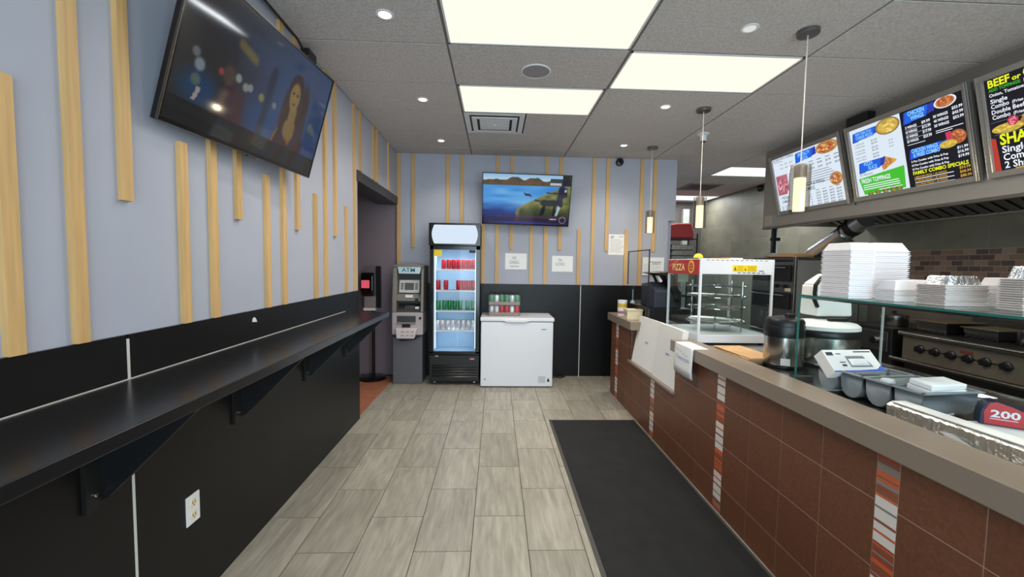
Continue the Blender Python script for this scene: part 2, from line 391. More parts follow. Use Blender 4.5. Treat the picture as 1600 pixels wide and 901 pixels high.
# kitchen walls
wr = ST('wall_right', G().box(XR-0.0008, XR+0.12, YF, 9.3, 0, H+0.03), m_kgrout)
first = None
for j in range(6):
    z0, z1 = 1.735+0.305*(j-1), 1.735+0.305*j
    if j == 4: z1 = H
    if j > 4: continue
    for k in range(-1, 12):
        y0 = 2.19+0.61*k + (0.305 if j % 2 else 0); y1 = y0+0.61
        if z0 < 1.73 and y1 < 4.95: continue
        if y0 > 9.1: continue
        a, b = y0+0.003, min(y1, 9.19)-0.003
        if z0 < 1.73 and y0 < 4.92: a = 4.92
        zt = min(z1, H-0.002)
        OBJ('wall_tile', G().box(XR-0.0025, XR+0.01, a, b, z0+0.003, zt-0.003), m_stone, wr)
ST('wall_kitchen_lower', G().box(XR-0.006, XR, -1.0, 4.92, 0.0, 1.405), MAT('steel_splash', RGB(104, 94, 82), 0.5, var=0.1, scale=(3, 3, 3)))
first = None
for j in range(6):
    z0 = 1.407+0.0545*j
    for k in range(22):
        y0 = 2.62+0.1035*k+(0.052 if j % 2 else 0.0)
        if first is None:
            first = OBJ('brick', G().box(XR-0.003, XR+0.01, y0+0.0034, y0+0.1001, z0+0.0034, z0+0.0511), m_brick, wr); bo = FO[first.name].copy(); b00 = (y0, z0)
        else: copies(first, [(bo.x, bo.y+y0-b00[0], bo.z+z0-b00[1])], wr)
ST('wall_kitchen_back', G().box(2.33, XR, 9.2, 9.3, 0, H+0.03), MAT('dark_kitchen_wall', RGB(84, 78, 74), 0.7))
ST('wall_corridor', G().box(2.33, 2.42, D+0.12, 9.2, 0, H+0.03), m_paint)
# shop front behind the camera: wall with a wide window and a glazed door
ST('wall_front', G().box(XL-0.25, -1.15, YF-0.12, YF, 0, H+0.03).box(2.95, XR+0.1, YF-0.12, YF, 0, H+0.03).box(-1.15, 2.95, YF-0.12, YF, 2.72, H+0.03).box(0.1, 2.95, YF-0.12, YF, 0, 0.25), m_paint)
w1 = THING('window_1', (1.5, YF-0.06, 0.25), 'wide shop front window behind the camera', 'window'); w1['kind'] = 'structure'
for a in (0.1, 1.05, 2.0, 2.9): OBJ('mullion', G().box(a, a+0.05, YF-0.09, YF-0.03, 0.25, 2.72), m_darkgrey, w1)
for a in (0.15, 1.10, 2.05): OBJ('pane', G().box(a, a+0.90, YF-0.064, YF-0.058, 0.25, 2.72), m_glass, w1)
d1 = THING('door_1', (-0.5, YF-0.06, 0), 'glazed shop front door behind the camera', 'door'); d1['kind'] = 'structure'
OBJ('frame', G().box(-1.15, -1.07, YF-0.09, YF-0.03, 0, 2.72).box(0.02, 0.1, YF-0.09, YF-0.03, 0, 2.72).box(-1.07, 0.02, YF-0.09, YF-0.03, 0, 0.12).box(-1.07, 0.02, YF-0.09, YF-0.03, 2.2, 2.28), m_darkgrey, d1)
OBJ('pane', G().box(-1.07, 0.02, YF-0.064, YF-0.058, 0.12, 2.72), m_glass, d1)

# ------------------------------------------------------------------ ceiling fixtures
def led(i, j, label, watt=0):
    x0, x1 = CX[i]+0.012, CX[i+1]-0.012; y0 = 2.82+0.6096*j+0.012; y1 = y0+0.6096-0.024
    if i == 4: x1 = min(x1, XR-0.01)
    t = THING('led_panel', ((x0+x1)/2, (y0+y1)/2, H), label, 'ceiling light', 'square lay-in LED panels in the ceiling')
    f = 0.012
    OBJ('frame', G().box(x0, x1, y0, y0+f, H-0.002, H+0.02).box(x0, x1, y1-f, y1, H-0.002, H+0.02).box(x0, x0+f, y0, y1, H-0.002, H+0.02).box(x1-f, x1, y0, y1, H-0.002, H+0.02), m_whitep, t)
    OBJ('diffuser', G().box(x0+f, x1-f, y0+f, y1-f, H+0.003, H+0.012), m_ledk if i == 4 else m_led, t)
    if watt: lamp('led_panel_lamp', 'AREA', ((x0+x1)/2, (y0+y1)/2, H-0.004), watt, (1, 0.95, 0.86) if i < 4 else (0.92, 0.97, 1), shape='RECTANGLE', size=1.1, size_y=0.5)
led(1, -1, 'largest glowing LED ceiling panel, nearest the camera at top centre', 17)
led(1, 1, 'glowing LED ceiling panel just in front of the square air vent', 13)
led(2, 0, 'glowing LED ceiling panel nearest the big pendant lamp', 17)
led(4, 5, 'glowing LED ceiling panel beyond the left end of the menu bulkhead', 42)
led(4, 9, 'farthest LED ceiling panel, a thin bright strip over the back kitchen', 26)
led(3, -3, 'LED ceiling panel over the worktop to the right of the camera', 34)  # unseen panel, added to brighten the kitchen and menu bulkhead
dl = ['near left', 'middle left', 'far left', 'near right', 'middle right', 'far right']
dlab = ['bright recessed ceiling downlight left of the largest LED panel', 'bright recessed downlight between the large television and the vent', 'recessed downlight nearest the left end of the back wall',
        'recessed downlight between the largest pendant canopy and the top of the frame', 'recessed downlight left of the second pendant canopy', 'recessed downlight left of the farthest pendant canopy']
m_lens = EMI('downlight_lens', RGB(255, 252, 244), 3.0)
m_lensd = EMI('dim_downlight_lens', RGB(236, 236, 236), 0.85)
k = 0
for x in (-0.665, 1.503):
    for y in (2.515, 3.755, 4.97):
        t = THING('recessed_downlight', (x, y, H), dlab[k], 'ceiling light', 'small round recessed downlights')
        OBJ('trim_ring', G().lathe(x, y, [(0.052, H+0.001), (0.052, H-0.004), (0.04, H-0.006), (0.034, H-0.001)], 24), m_whitep, t, smooth=True)
        OBJ('lens', G().lathe(x, y, [(0.036, H-0.002), (0.03, H-0.0075), (0.012, H-0.009)], 20), m_lensd if k == 3 else m_lens, t, smooth=True)
        lamp('downlight_lamp', 'SPOT', (x, y, H-0.03), 20, (1, 0.95, 0.86), spot_size=2.2, spot_blend=0.8, shadow_soft_size=0.04)
        k += 1
t = THING('ceiling_speaker', (0.276, 3.155, H), 'round flush ceiling speaker between two LED panels', 'speaker')
OBJ('rim', G().lathe(0.276, 3.155, [(0.112, H+0.001), (0.112, H-0.006), (0.102, H-0.008), (0.100, H-0.003)], 40), m_whitep, t, smooth=True)
OBJ('grille', G().cyl(0.276, 3.155, H-0.006, H-0.002, 0.101, 40), MAT('speaker_grille', RGB(150, 144, 148), 0.8, var=0.2, scale=(300, 300, 300)), t)
t = THING('air_diffuser', (-0.035, 4.345, H), 'square stepped air vent in the ceiling by the back wall television', 'vent')
for q, (r, dz) in enumerate(((0.295, 0.004), (0.225, 0.016), (0.15, 0.012))):
    wdt = 0.05 if q < 2 else r
    g = G()
    if q < 2:
        a, b = r, r-wdt
        for (X0, X1, Y0, Y1) in ((-a, a, -a, -b), (-a, a, b, a), (-a, -b, -b, b), (b, a, -b, b)):
            g.box(-0.035+X0, -0.035+X1, 4.345+Y0, 4.345+Y1, H-dz, H-dz+0.006)
        OBJ('frame_step', g, m_whitep, t, bevel=0.002)
    else:
        OBJ('centre_plate', G().box(-0.035-r, -0.035+r, 4.345-r, 4.345+r, H-dz, H-dz+0.005).cyl(-0.035, 4.345, H-dz-0.006, H-dz, 0.018, 16), m_whitep, t, bevel=0.002)
OBJ('throat', G().box(-0.32, 0.25, 4.06, 4.63, H+0.012, H+0.02), m_darkgrey, t)
t = THING('kitchen_vent', (3.63, 7.39, H), 'dark louvred ceiling vent over the back kitchen', 'vent')
OBJ('frame', G().box(3.33, 3.93, 7.09, 7.12, H-0.01, H+0.01).box(3.33, 3.93, 7.66, 7.69, H-0.01, H+0.01).box(3.33, 3.36, 7.12, 7.66, H-0.01, H+0.01).box(3.90, 3.93, 7.12, 7.66, H-0.01, H+0.01), m_bulk, t)
for i in range(6): OBJ('louvre', G().box(3.36, 3.90, 7.15+0.085*i, 7.20+0.085*i, H-0.004, H+0.006), m_darkgrey, t)
t = THING('ceiling_camera', (1.631, 5.53, 2.90), 'round black security camera high on the slatted back wall', 'camera')
OBJ('housing', G().lathe(1.631, 2.902, [(0.05, D), (0.052, D-0.03), (0.045, D-0.055), (0.02, D-0.062)], 24, axis='y'), m_bplastic, t, smooth=True)
OBJ('lens', G().cyl(1.631, 2.902, D-0.068, D-0.06, 0.02, 16, axis='y'), m_bgloss, t)
t = THING('kitchen_camera', (4.545, 7.1, 2.90), 'small dark dome camera on the kitchen stone wall near the ceiling', 'camera')
OBJ('housing', G().lathe(7.1, 2.90, [(0.05, XR-0.008), (0.055, XR-0.05), (0.04, XR-0.085), (0.01, XR-0.095)], 20, axis='x'), m_bplastic, t, smooth=True)
OBJ('bracket', G().box(XR-0.03, XR-0.008, 7.08, 7.12, 2.90, 2.95), m_bplastic, t)
t = THING('track_spotlight', (2.217, 4.473, H), 'small white ceiling nozzle beside the middle pendant cord', 'fixture')
OBJ('base', G().lathe(2.217, 4.473, [(0.06, H), (0.06, H-0.012), (0.035, H-0.02)], 20), m_whitep, t, smooth=True)
OBJ('head', G().cyl(2.217, 4.473, H-0.08, H-0.018, 0.034, 18), m_whitep, t)
OBJ('mouth', G().cyl(2.217, 4.473, H-0.086, H-0.079, 0.028, 18), m_bplastic, t)

plab = ['largest hanging glass tube pendant lamp, in front of the pizza menu', 'middle hanging glass tube pendant lamp, above the pizza display warmer', 'smallest hanging glass tube pendant lamp, in front of the slatted back wall']
m_sock = MAT('brushed_socket', RGB(176, 168, 158), 0.3, 0.45)
m_tube = EMI('frosted_tube', RGB(255, 246, 208), 1.75)
for i, y in enumerate((2.52, 3.78, 5.02)):
    x = 1.868; zb, zt = ((1.872, 2.165), (1.880, 2.173), (1.925, 2.205))[i]
    t = THING('pendant_lamp', (x, y, H), plab[i], 'pendant lamp', 'glass tube pendant lamps over the counter')
    OBJ('canopy', G().lathe(x, y, [(0.062, H), (0.062, H-0.022), (0.058, H-0.026), (0.01, H-0.027)], 28), m_nickel, t, smooth=True)
    OBJ('cord', G().bar((x, y, H-0.02), (x, y, zt+0.0), 0.0032, 8), MAT('cord_%d' % i, RGB(206, 200, 190), 0.4) if i == 0 else bpy.data.materials['cord_0'], t)
    s = OBJ('glass_shade', G().lathe(x, y, [(0.057, zb), (0.057, zt-0.01), (0.054, zt-0.01), (0.054, zb)], 32, cap=False), m_pend, t, smooth=True)
    OBJ('socket', G().lathe(x, y, [(0.012, zt-0.0), (0.034, zt-0.012), (0.034, zt-0.085), (0.03, zt-0.087)], 24), m_sock, t, smooth=True)
    OBJ('light_tube', G().cyl(x, y, zb+0.004, zt-0.087, 0.032, 24), m_tube, t, smooth=True)
    OBJ('base_disc', G().cyl(x, y, zb, zb+0.004, 0.0535, 28), m_plexi, t)
    lamp('pendant_glow', 'POINT', (x, y, zb-0.05), 3.0, (1, 0.85, 0.55), shadow_soft_size=0.03)

# ------------------------------------------------------------------ left bar ledge
t = THING('bar_ledge', (-1.1, 1.7, 1.05), 'long black wall-mounted eating ledge along the left wall', 'counter')
OBJ('top', G().box(XL+0.012, -0.93, -0.6, 3.634, 1.05, 1.09), m_bsatin, t, bevel=0.003)
OBJ('caulk_line', G().box(XL+0.012, XL+0.015, -0.6, 3.634, 1.09, 1.093), m_seam, t)
for y in (1.384, 2.137, 2.904, 3.655):
    b = OBJ('bracket', G().prism([(XL+0.014, 0.715), (XL+0.05, 0.735), (-0.955, 1.05), (XL+0.014, 1.05)], y-0.009, y+0.009, 'y'), m_bplastic, t)
    OBJ('wall_plate', G().box(XL+0.012, XL+0.026, y-0.06, y-0.02, 0.70, 1.05), m_iron, b)
    OBJ('rib', G().box(XL+0.012, XL+0.026, y-0.02, y-0.009, 0.72, 1.05), m_iron, b)
    OBJ('screw', G().cyl(y-0.03, 0.752, XL+0.026, XL+0.031, 0.007, 10, axis='x').cyl(y+0.0, 0.75, XL+0.03, XL+0.034, 0.001, 6, axis='x'), m_chrome, b)
t = THING('wall_outlet', (XL+0.012, 1.79, 0.38), 'white double power outlet on the black panel under the ledge', 'outlet')
OBJ('plate', G().box(XL+0.012, XL+0.018, 1.752, 1.83, 0.377, 0.505), m_whitep, t, bevel=0.002)
for z in (0.413, 0.468):
    s = OBJ('socket', G().cyl(1.791, z, XL+0.018, XL+0.021, 0.018, 20, axis='x'), m_cream, t)
    OBJ('slot', G().box(XL+0.020, XL+0.0216, 1.782, 1.785, z-0.004, z+0.008).box(XL+0.020, XL+0.0216, 1.796, 1.799, z-0.004, z+0.008).box(XL+0.020, XL+0.0216, 1.788, 1.793, z-0.012, z-0.007), m_ink, s)
t = OBJ('wall_patch', G().prism([(2.262, 1.19), (2.305, 1.185), (2.298, 1.20), (2.285, 1.213), (2.268, 1.211)], XL+0.012, XL+0.014, 'x'), m_whitep, None,
        'small torn white sticker on the black band above the ledge', 'sticker')

# ------------------------------------------------------------------ pictures (vertex coloured, for screens and prints)
def PIC(name, parent, x0, x1, y0, y1, z, fn, nx, ny, mat, disc=None):
    vs, fs, cs = [], [], []
    for j in range(ny+1):
        for i in range(nx+1):
            u, v = i/nx, j/ny
            if disc: # polar grid: u angle, v radius
                a = 2*math.pi*u; uu, vv = 0.5+0.5*v*math.cos(a), 0.5+0.5*v*math.sin(a)
            else: uu, vv = u, v
            vs.append((x0+(x1-x0)*uu, y0+(y1-y0)*vv, z)); cs.append(fn(uu, vv))
    for j in range(ny):
        for i in range(nx): fs.append((j*(nx+1)+i, j*(nx+1)+i+1, (j+1)*(nx+1)+i+1, (j+1)*(nx+1)+i))
    g = G().add(vs, fs); o = OBJ(name, g, mat, parent)
    at = o.data.color_attributes.new('Col', 'FLOAT_COLOR', 'POINT')
    at.data.foreach_set('color', [q for c in cs for q in (lin(max(0, min(255, c[0]))), lin(max(0, min(255, c[1]))), lin(max(0, min(255, c[2]))), 1.0)])
    return o
def mix(a, b, t): t = max(0.0, min(1.0, t)); return tuple(p+(q-p)*t for p, q in zip(a, b))
def sst(e0, e1, x):
    t = max(0.0, min(1.0, (x-e0)/(e1-e0))); return t*t*(3-2*t)
def ell(u, v, cx, cy, rx, ry, soft=0.25):
    d = math.hypot((u-cx)/rx, (v-cy)/ry); return 1-sst(1-soft, 1+soft, d)
def capsule(u, v, ax, ay, bx, by, r, asp=1.78, soft=0.3):
    ax, bx, u = ax*asp, bx*asp, u*asp
    dx, dy = bx-ax, by-ay; t = max(0, min(1, ((u-ax)*dx+(v-ay)*dy)/(dx*dx+dy*dy+1e-9)))
    d = math.hypot(u-ax-t*dx, v-ay-t*dy)/r; return 1-sst(1-soft, 1+soft, d)
def hsh(i, j): return (math.sin(i*127.1+j*311.7)*43758.5453) % 1.0
def vn(x, y):
    i, j = math.floor(x), math.floor(y); fx, fy = x-i, y-j
    fx, fy = fx*fx*(3-2*fx), fy*fy*(3-2*fy)
    a, b, c, d = hsh(i, j), hsh(i+1, j), hsh(i, j+1), hsh(i+1, j+1)
    return a+(b-a)*fx+(c-a)*fy+(a-b-c+d)*fx*fy

def pic_night(u, v):
    c = mix((36, 34, 36), (40, 58, 92), sst(0.25, 0.7, u+0.2*(vn(u*4, v*4)-0.5)))
    c = mix(c, (70, 68, 68), 0.45*sst(0.75, 1.0, v)*(1-u))
    c = mix(c, (22, 54, 92), 0.8*ell(u, v, 0.13, 0.27, 0.09, 0.12, 0.6))
    c = mix(c, (24, 58, 104), 0.7*ell(u, v, 0.48, 0.26, 0.13, 0.20, 0.7))
    c = mix(c, (52, 66, 90), 0.6*ell(u, v, 0.60, 0.80, 0.36, 0.22, 0.8))
    c = mix(c, (30, 34, 46), 0.8*capsule(u, v, 0.50, 0.15, 0.52, 0.70, 0.04, soft=0.7))
    c = mix(c, (52, 26, 34), 0.9*ell(u, v, 0.30, 0.22, 0.075, 0.22, 0.4))
    c = mix(c, (66, 54, 46), 0.9*ell(u, v, 0.258, 0.47, 0.03, 0.07, 0.4))
    for x, y, r, k in ((0.085, 0.49, 0.018, (96, 100, 104)), (0.111, 0.424, 0.024, (116, 128, 138)), (0.107, 0.32, 0.022, (74, 90, 80)), (0.311, 0.486, 0.018, (126, 138, 130)), (0.36, 0.453, 0.018, (122, 132, 124)),
                       (0.388, 0.468, 0.017, (122, 132, 126)), (0.467, 0.449, 0.019, (120, 116, 66)), (0.564, 0.447, 0.016, (112, 108, 100)), (0.215, 0.461, 0.014, (136, 58, 58)), (0.894, 0.442, 0.024, (78, 90, 92)), (0.925, 0.42, 0.02, (74, 86, 90))):
        c = mix(c, k, 0.85*ell(u, v, x, y, r, r*1.78, 0.3))
    c = mix(c, (110, 96, 50), 0.7*capsule(u, v, 0.29, 0.725, 0.38, 0.685, 0.035, soft=0.6))
    # woman with long hair on the right
    hair = max(ell(u, v, 0.705, 0.65, 0.062, 0.18, 0.12), ell(u, v, 0.665, 0.42, 0.045, 0.26, 0.25), ell(u, v, 0.785, 0.44, 0.05, 0.34, 0.25))
    c = mix(c, (44, 32, 30), hair)
    c = mix(c, (104, 84, 44), 0.95*ell(u, v, 0.725, 0.10, 0.135, 0.30, 0.06))
    c = mix(c, (50, 26, 34), max(ell(u, v, 0.665, 0.10, 0.06, 0.20, 0.15), ell(u, v, 0.80, 0.12, 0.065, 0.22, 0.15), ell(u, v, 0.73, 0.05, 0.09, 0.14, 0.2)))
    c = mix(c, (108, 88, 46), max(capsule(u, v, 0.715, 0.50, 0.715, 0.40, 0.055, soft=0.25), ell(u, v, 0.715, 0.32, 0.05, 0.10, 0.2)))
    c = mix(c, (118, 96, 56), ell(u, v, 0.703, 0.62, 0.042, 0.125, 0.15))
    c = mix(c, (44, 32, 30), max(ell(u, v, 0.645, 0.40, 0.022, 0.22, 0.3), ell(u, v, 0.795, 0.42, 0.036, 0.30, 0.3))*0.95)
    for ex in (0.686, 0.722): c = mix(c, (44, 34, 28), ell(u, v, ex, 0.645, 0.009, 0.012, 0.4))
    c = mix(c, (96, 50, 44), ell(u, v, 0.705, 0.555, 0.014, 0.012, 0.4)); c = mix(c, (132, 108, 70), 0.6*ell(u, v, 0.703, 0.60, 0.005, 0.03, 0.5))
    c = mix(c, (17, 17, 18), sst(0.165, 0.155, v))
    if abs((u-0.122)-0.16*(v-0.235)) < 0.009 and 0.19 < v < 0.28: c = (136, 126, 126)
    return c
def pic_lake(u, v):
    c = mix((150, 196, 232), (206, 222, 236), sst(1.0, 0.85, v))
    tree = 0.87+0.03*vn(u*14, 2)+0.05*(ell(u, 0.5, 0.36, 0.5, 0.07, 1, 0.5)+ell(u, 0.5, 0.58, 0.5, 0.07, 1, 0.5))
    if v < tree: c = mix((66, 76, 56), (120, 84, 66), vn(u*22, v*18))
    if u > 0.76 and 0.80 < v < 0.93 and u < 0.92: c = (60, 66, 74) if v > 0.85 else (190, 196, 200)
    if v < 0.79: c = (96, 92, 70)
    if v < 0.775:
        w_ = mix((44, 128, 214), (104, 176, 232), vn(u*5+2, v*16)); w_ = mix(w_, (22, 48, 120), sst(0.45, 0.2, v+0.15*(vn(u*6, v*10)-0.5)))
        c = mix(w_, (120, 180, 232), 0.5*ell(u, v, 0.45, 0.45, 0.15, 0.12, 0.8))
    shore = 0.36+0.36*sst(0.25, 0.72, v)+0.16*sst(0.6, 0.8, v)
    if v < 0.775 and u > shore+0.03*vn(v*14, 1) and v < 0.77:
        c = mix((74, 88, 44), (146, 142, 72), vn(u*16, v*16)); c = mix(c, (40, 52, 34), sst(0.42, 0.2, v)*0.8)
        c = mix(c, (150, 140, 100), 0.6*ell(u, v, shore+0.03, v, 0.03, 1, 0.5))
    if u > 0.90 and v > 0.8: c = (34, 38, 34)
    c = mix(c, (30, 30, 40), max(capsule(u, v, 0.49, 0.605, 0.535, 0.60, 0.022), capsule(u, v, 0.535, 0.60, 0.555, 0.57, 0.012), capsule(u, v, 0.48, 0.62, 0.475, 0.64, 0.01)))
    p = max(capsule(u, v, 0.905, 0.72, 0.90, 0.60, 0.07), capsule(u, v, 0.875, 0.58, 0.87, 0.45, 0.04), capsule(u, v, 0.89, 0.58, 0.90, 0.44, 0.04), capsule(u, v, 0.87, 0.64, 0.73, 0.655, 0.012), ell(u, v, 0.915, 0.83, 0.022, 0.045, 0.2), capsule(u, v, 0.945, 0.73, 0.95, 0.60, 0.03))
    c = mix(c, (32, 34, 62), p)
    c = mix(c, (176, 196, 214), max(capsule(u, v, 0.88, 0.45, 0.86, 0.22, 0.02), capsule(u, v, 0.90, 0.42, 0.85, 0.2, 0.02), ell(u, v, 0.945, 0.70, 0.012, 0.03)))
    dg = max(capsule(u, v, 0.70, 0.45, 0.84, 0.44, 0.062), capsule(u, v, 0.71, 0.42, 0.67, 0.20, 0.026), capsule(u, v, 0.72, 0.42, 0.70, 0.22, 0.02), capsule(u, v, 0.83, 0.42, 0.82, 0.2, 0.024), capsule(u, v, 0.86, 0.46, 0.90, 0.40, 0.035), capsule(u, v, 0.68, 0.47, 0.60, 0.50, 0.014))
    c = mix(c, (26, 24, 34), dg)
    c = mix(c, (34, 24, 60), 0.75*sst(0.22, 0.08, v)); c = mix(c, (104, 40, 96), 0.5*ell(0, v, 0, 0.15, 1, 0.02, 0.5)*sst(0.05, 0.2, u))
    c = mix(c, (60, 50, 170), 0.7*ell(u, v, 0.5, 0.02, 0.35, 0.025, 0.6))
    d = math.hypot((u-0.93)*1.78, v-0.10); c = mix(c, (190, 186, 206), 0.7 if 0.058 < d < 0.070 else 0)
    if 0.775 < u < 0.86 and 0.10 < v < 0.125 and hsh(int(u*130), 3) > 0.3: c = (186, 186, 206)
    return c
def tv_matrix(c, yw, t, r):
    n = Vector((math.cos(yw)*math.cos(t), math.sin(yw)*math.cos(t), -math.sin(t)))
    u = Vector((0, 0, 1)).cross(n).normalized(); v = n.cross(u)
    a = u*math.cos(r)+v*math.sin(r); b = v*math.cos(r)-u*math.sin(r)
    return Matrix(((a.x, b.x, n.x, c[0]), (a.y, b.y, n.y, c[1]), (a.z, b.z, n.z, c[2]), (0, 0, 0, 1)))
def tv(c, yw, t, r, w, h, label, fn, strength, arm):
    T = THING('television', c, label, 'television', 'flat televisions tilted down from the walls', M=tv_matrix(c, yw, t, r))
    OBJ('casing', G().box(-w/2, w/2, -h/2, h/2, -0.030, -0.004), m_bplastic, T, bevel=0.004)
    OBJ('rear_housing', G().frustum((-w*0.36, w*0.36, -h*0.40, h*0.1), -0.075, (-w*0.4, w*0.4, -h*0.44, h*0.15), -0.030), m_bplastic, T)
    b = 0.009
    OBJ('bezel', G().box(-w/2, w/2, h/2-b, h/2, -0.004, 0.003).box(-w/2, w/2, -h/2, -h/2+0.018, -0.004, 0.003).box(-w/2, -w/2+b, -h/2, h/2, -0.004, 0.003).box(w/2-b, w/2, -h/2, h/2, -0.004, 0.003), m_bgloss, T)
    OBJ('bezel_edge', G().box(-w/2, w/2, -h/2-0.002, -h/2+0.002, -0.003, 0.004).box(-w/2-0.002, -w/2+0.001, -h/2, h/2, -0.003, 0.004), m_steeld, T)
    PIC('screen', T, -w/2+b, w/2-b, -h/2+0.018, h/2-b, -0.001, fn, 150, 84, PICM('screen_'+fn.__name__, strength, 0.06))
    OBJ('sensor_tab', G().box(-0.03, 0.03, -h/2-0.010, -h/2, -0.012, 0.0), m_steeld, T)
    OBJ('mount_arm', arm, m_iron, T)
    return T
tv((-1.147, 2.151, 2.339), -0.076, 0.279, 0.004, 1.07, 0.615, 'large television showing a smiling woman at night, on the left wall', pic_night, 0.85,
   G().box(-0.2, 0.2, -0.26, -0.22, -0.10, -0.06).box(-0.2, -0.15, -0.25, 0.1, -0.10, -0.07).box(0.15, 0.2, -0.25, 0.1, -0.10, -0.07).bar((0, 0.05, -0.08), (0, 0.1, -0.24), 0.02))
tv((0.372, 5.301, 2.337), -1.606, 0.296, -0.021, 1.12, 0.645, 'television showing a lake with a walker and a dog, on the back wall', pic_lake, 0.85,
   G().box(-0.2, 0.2, -0.1, 0.1, -0.10, -0.07).bar((0, 0.0, -0.08), (0, 0.09, -0.27), 0.025))
t = THING('television_cable', (-1.27, 2.7, 2.93), 'black cable running along the ceiling corner behind the large television', 'cable')
OBJ('cord', G().tube([(-1.29, 1.0, H-0.02), (-1.285, 1.8, H-0.03), (-1.28, 2.4, H-0.02), (-1.26, 2.72, H-0.05), (-1.24, 2.80, H-0.12), (-1.22, 2.72, 2.62)], 0.008, 6), m_bplastic, t, smooth=True)
OBJ('adapter', G().box(-1.31, -1.25, 2.86, 2.98, H-0.09, H-0.03), m_bplastic, t, bevel=0.01)

# ------------------------------------------------------------------ hall: sanitiser stand
t = THING('sanitizer_stand', (-1.60, 5.42, 0), 'black hand sanitizer stand with red window in the doorway beside the ATM', 'stand')
OBJ('base', G().lathe(-1.60, 5.40, [(0.175, 0), (0.175, 0.012), (0.15, 0.03), (0.04, 0.04)], 36), m_bgloss, t, smooth=True)
OBJ('pole', G().cyl(-1.59, 5.42, 0.035, 0.95, 0.019, 16), m_bgloss, t, smooth=True)
OBJ('back_board', G().box(-1.70, -1.55, 5.42, 5.45, 0.93, 1.47), MAT('mauve_board', RGB(104, 92, 98), 0.5), t)
OBJ('side_panel', G().box(-1.55, -1.50, 5.40, 5.46, 0.93, 1.47), m_bplastic, t)  # black block standing in for the thick shadow beside the board
d = OBJ('dispenser', G().prism([(5.42, 1.08), (5.36, 1.10), (5.335, 1.16), (5.335, 1.34), (5.36, 1.385), (5.42, 1.39)], -1.725, -1.575, 'x'), m_bgloss, t, bevel=0.01)
OBJ('window', G().box(-1.715, -1.615, 5.330, 5.336, 1.19, 1.29), EMI('red_lit_window', RGB(236, 92, 110), 0.8), d)
OBJ('drip_tray', G().box(-1.70, -1.55, 5.36, 5.46, 0.90, 0.93), m_whitep, t)
OBJ('lower_board', G().frustum((-1.69, -1.55, 5.37, 5.42), 0.93, (-1.70, -1.55, 5.39, 5.42), 1.08), MAT('mauve_plastic', RGB(134, 118, 120), 0.5), t)

# ------------------------------------------------------------------ ATM
t = THING('atm', (-1.095, 5.36, 0), 'grey standing ATM cash machine left of the drinks fridge', 'ATM')
x0, x1 = -1.288, -0.902
OBJ('base_cabinet', G().box(x0+0.008, x1-0.012, 5.165, 5.56, 0.0, 0.62), m_atm_d, t, bevel=0.008)
mid = OBJ('vault_panel', G().box(x0, x1-0.004, 5.15, 5.56, 0.62, 0.905), m_atm_l, t, bevel=0.012)
OBJ('slot_recess', G().box(x0+0.065, x1-0.09, 5.145, 5.16, 0.775, 0.862), m_darkgrey, mid)
OBJ('slot_lip', G().box(x0+0.065, x1-0.09, 5.13, 5.15, 0.762, 0.785), m_atm_o, mid, bevel=0.004)
OBJ('dispenser_mouth', G().box(x0+0.13, x1-0.155, 5.135, 5.152, 0.72, 0.762), m_bplastic, mid, bevel=0.004)
OBJ('lock', G().cyl(x1-0.035, 0.835, 5.138, 5.152, 0.016, 16, axis='y'), m_iron, mid)
OBJ('shroud', G().prism([(x0, 0.62), (x1-0.004, 0.62), (x1-0.10, 0.565), (x0+0.12, 0.545), (x0+0.03, 0.60)], 5.14, 5.17, 'y'), m_bplastic, mid)
for a, b in ((x0, x0+0.05), (x1-0.035, x1)):
    OBJ('side_cheek', G().prism([(5.56, 0.905), (5.15, 0.905), (5.155, 1.05), (5.20, 1.43), (5.24, 1.49), (5.56, 1.49)], a, b, 'x'), m_atm_o, t, bevel=0.01)
OBJ('head_back', G().box(x0+0.05, x1-0.035, 5.34, 5.56, 0.905, 1.49), m_darkgrey, t)
cap = [(x0, 1.47), (x1, 1.47)] + [(x1-(x1-x0)*q/8, 1.485+0.028*math.sin(math.pi*q/8)) for q in range(9)]
OBJ('top_cap', G().prism(cap, 5.205, 5.56, 'y'), m_atm_o, t, bevel=0.006)
sg = OBJ('sign', G().prism([(x0+0.055, 1.475), (x0+0.075, 1.385), (x1-0.055, 1.385), (x1-0.035, 1.475)], 5.215, 5.26, 'y'), MAT('pale_sign', RGB(206, 224, 232), 0.4), t)
OBJ('lettering', G().text('ATM', 0, 0, 0.05, 0.165, 0.012, 'c').xf(Matrix.Translation((-1.098, 5.2135, 1.405)) @ Matrix.Rotation(math.pi/2, 4, 'X')), MAT('teal_print', RGB(20, 110, 140), 0.4), sg)
TM = Matrix.Translation((-1.098, 5.285, 1.225)) @ Matrix.Rotation(math.radians(90-13), 4, 'X')
p = OBJ('screen_panel', G().box(-0.128, 0.128, -0.085, 0.08, -0.02, 0.0).xf(TM), MAT('pale_panel', RGB(205, 203, 200), 0.4), t, bevel=0.003)
OBJ('screen', G().box(-0.058, 0.058, -0.05, 0.042, 0.0, 0.003).xf(TM), MAT('dim_screen', RGB(96, 98, 96), 0.25), p)
g = G()
for sx in (-1, 1):
    for q in range(4): g.box(sx*0.09-0.016, sx*0.09+0.016, -0.042+q*0.022, -0.030+q*0.022, 0.0, 0.005)
OBJ('side_buttons', g.xf(TM), m_darkgrey, p)
sh = OBJ('reader_shelf', G().prism([(5.34, 1.11), (5.255, 1.13), (5.185, 1.07), (5.185, 1.045), (5.34, 1.03)], x0+0.05, x1-0.035, 'x'), m_atm_o, t)
OBJ('receipt_slot', G().box(-1.13, -1.04, 5.19, 5.25, 1.086, 1.118), m_paper, sh)
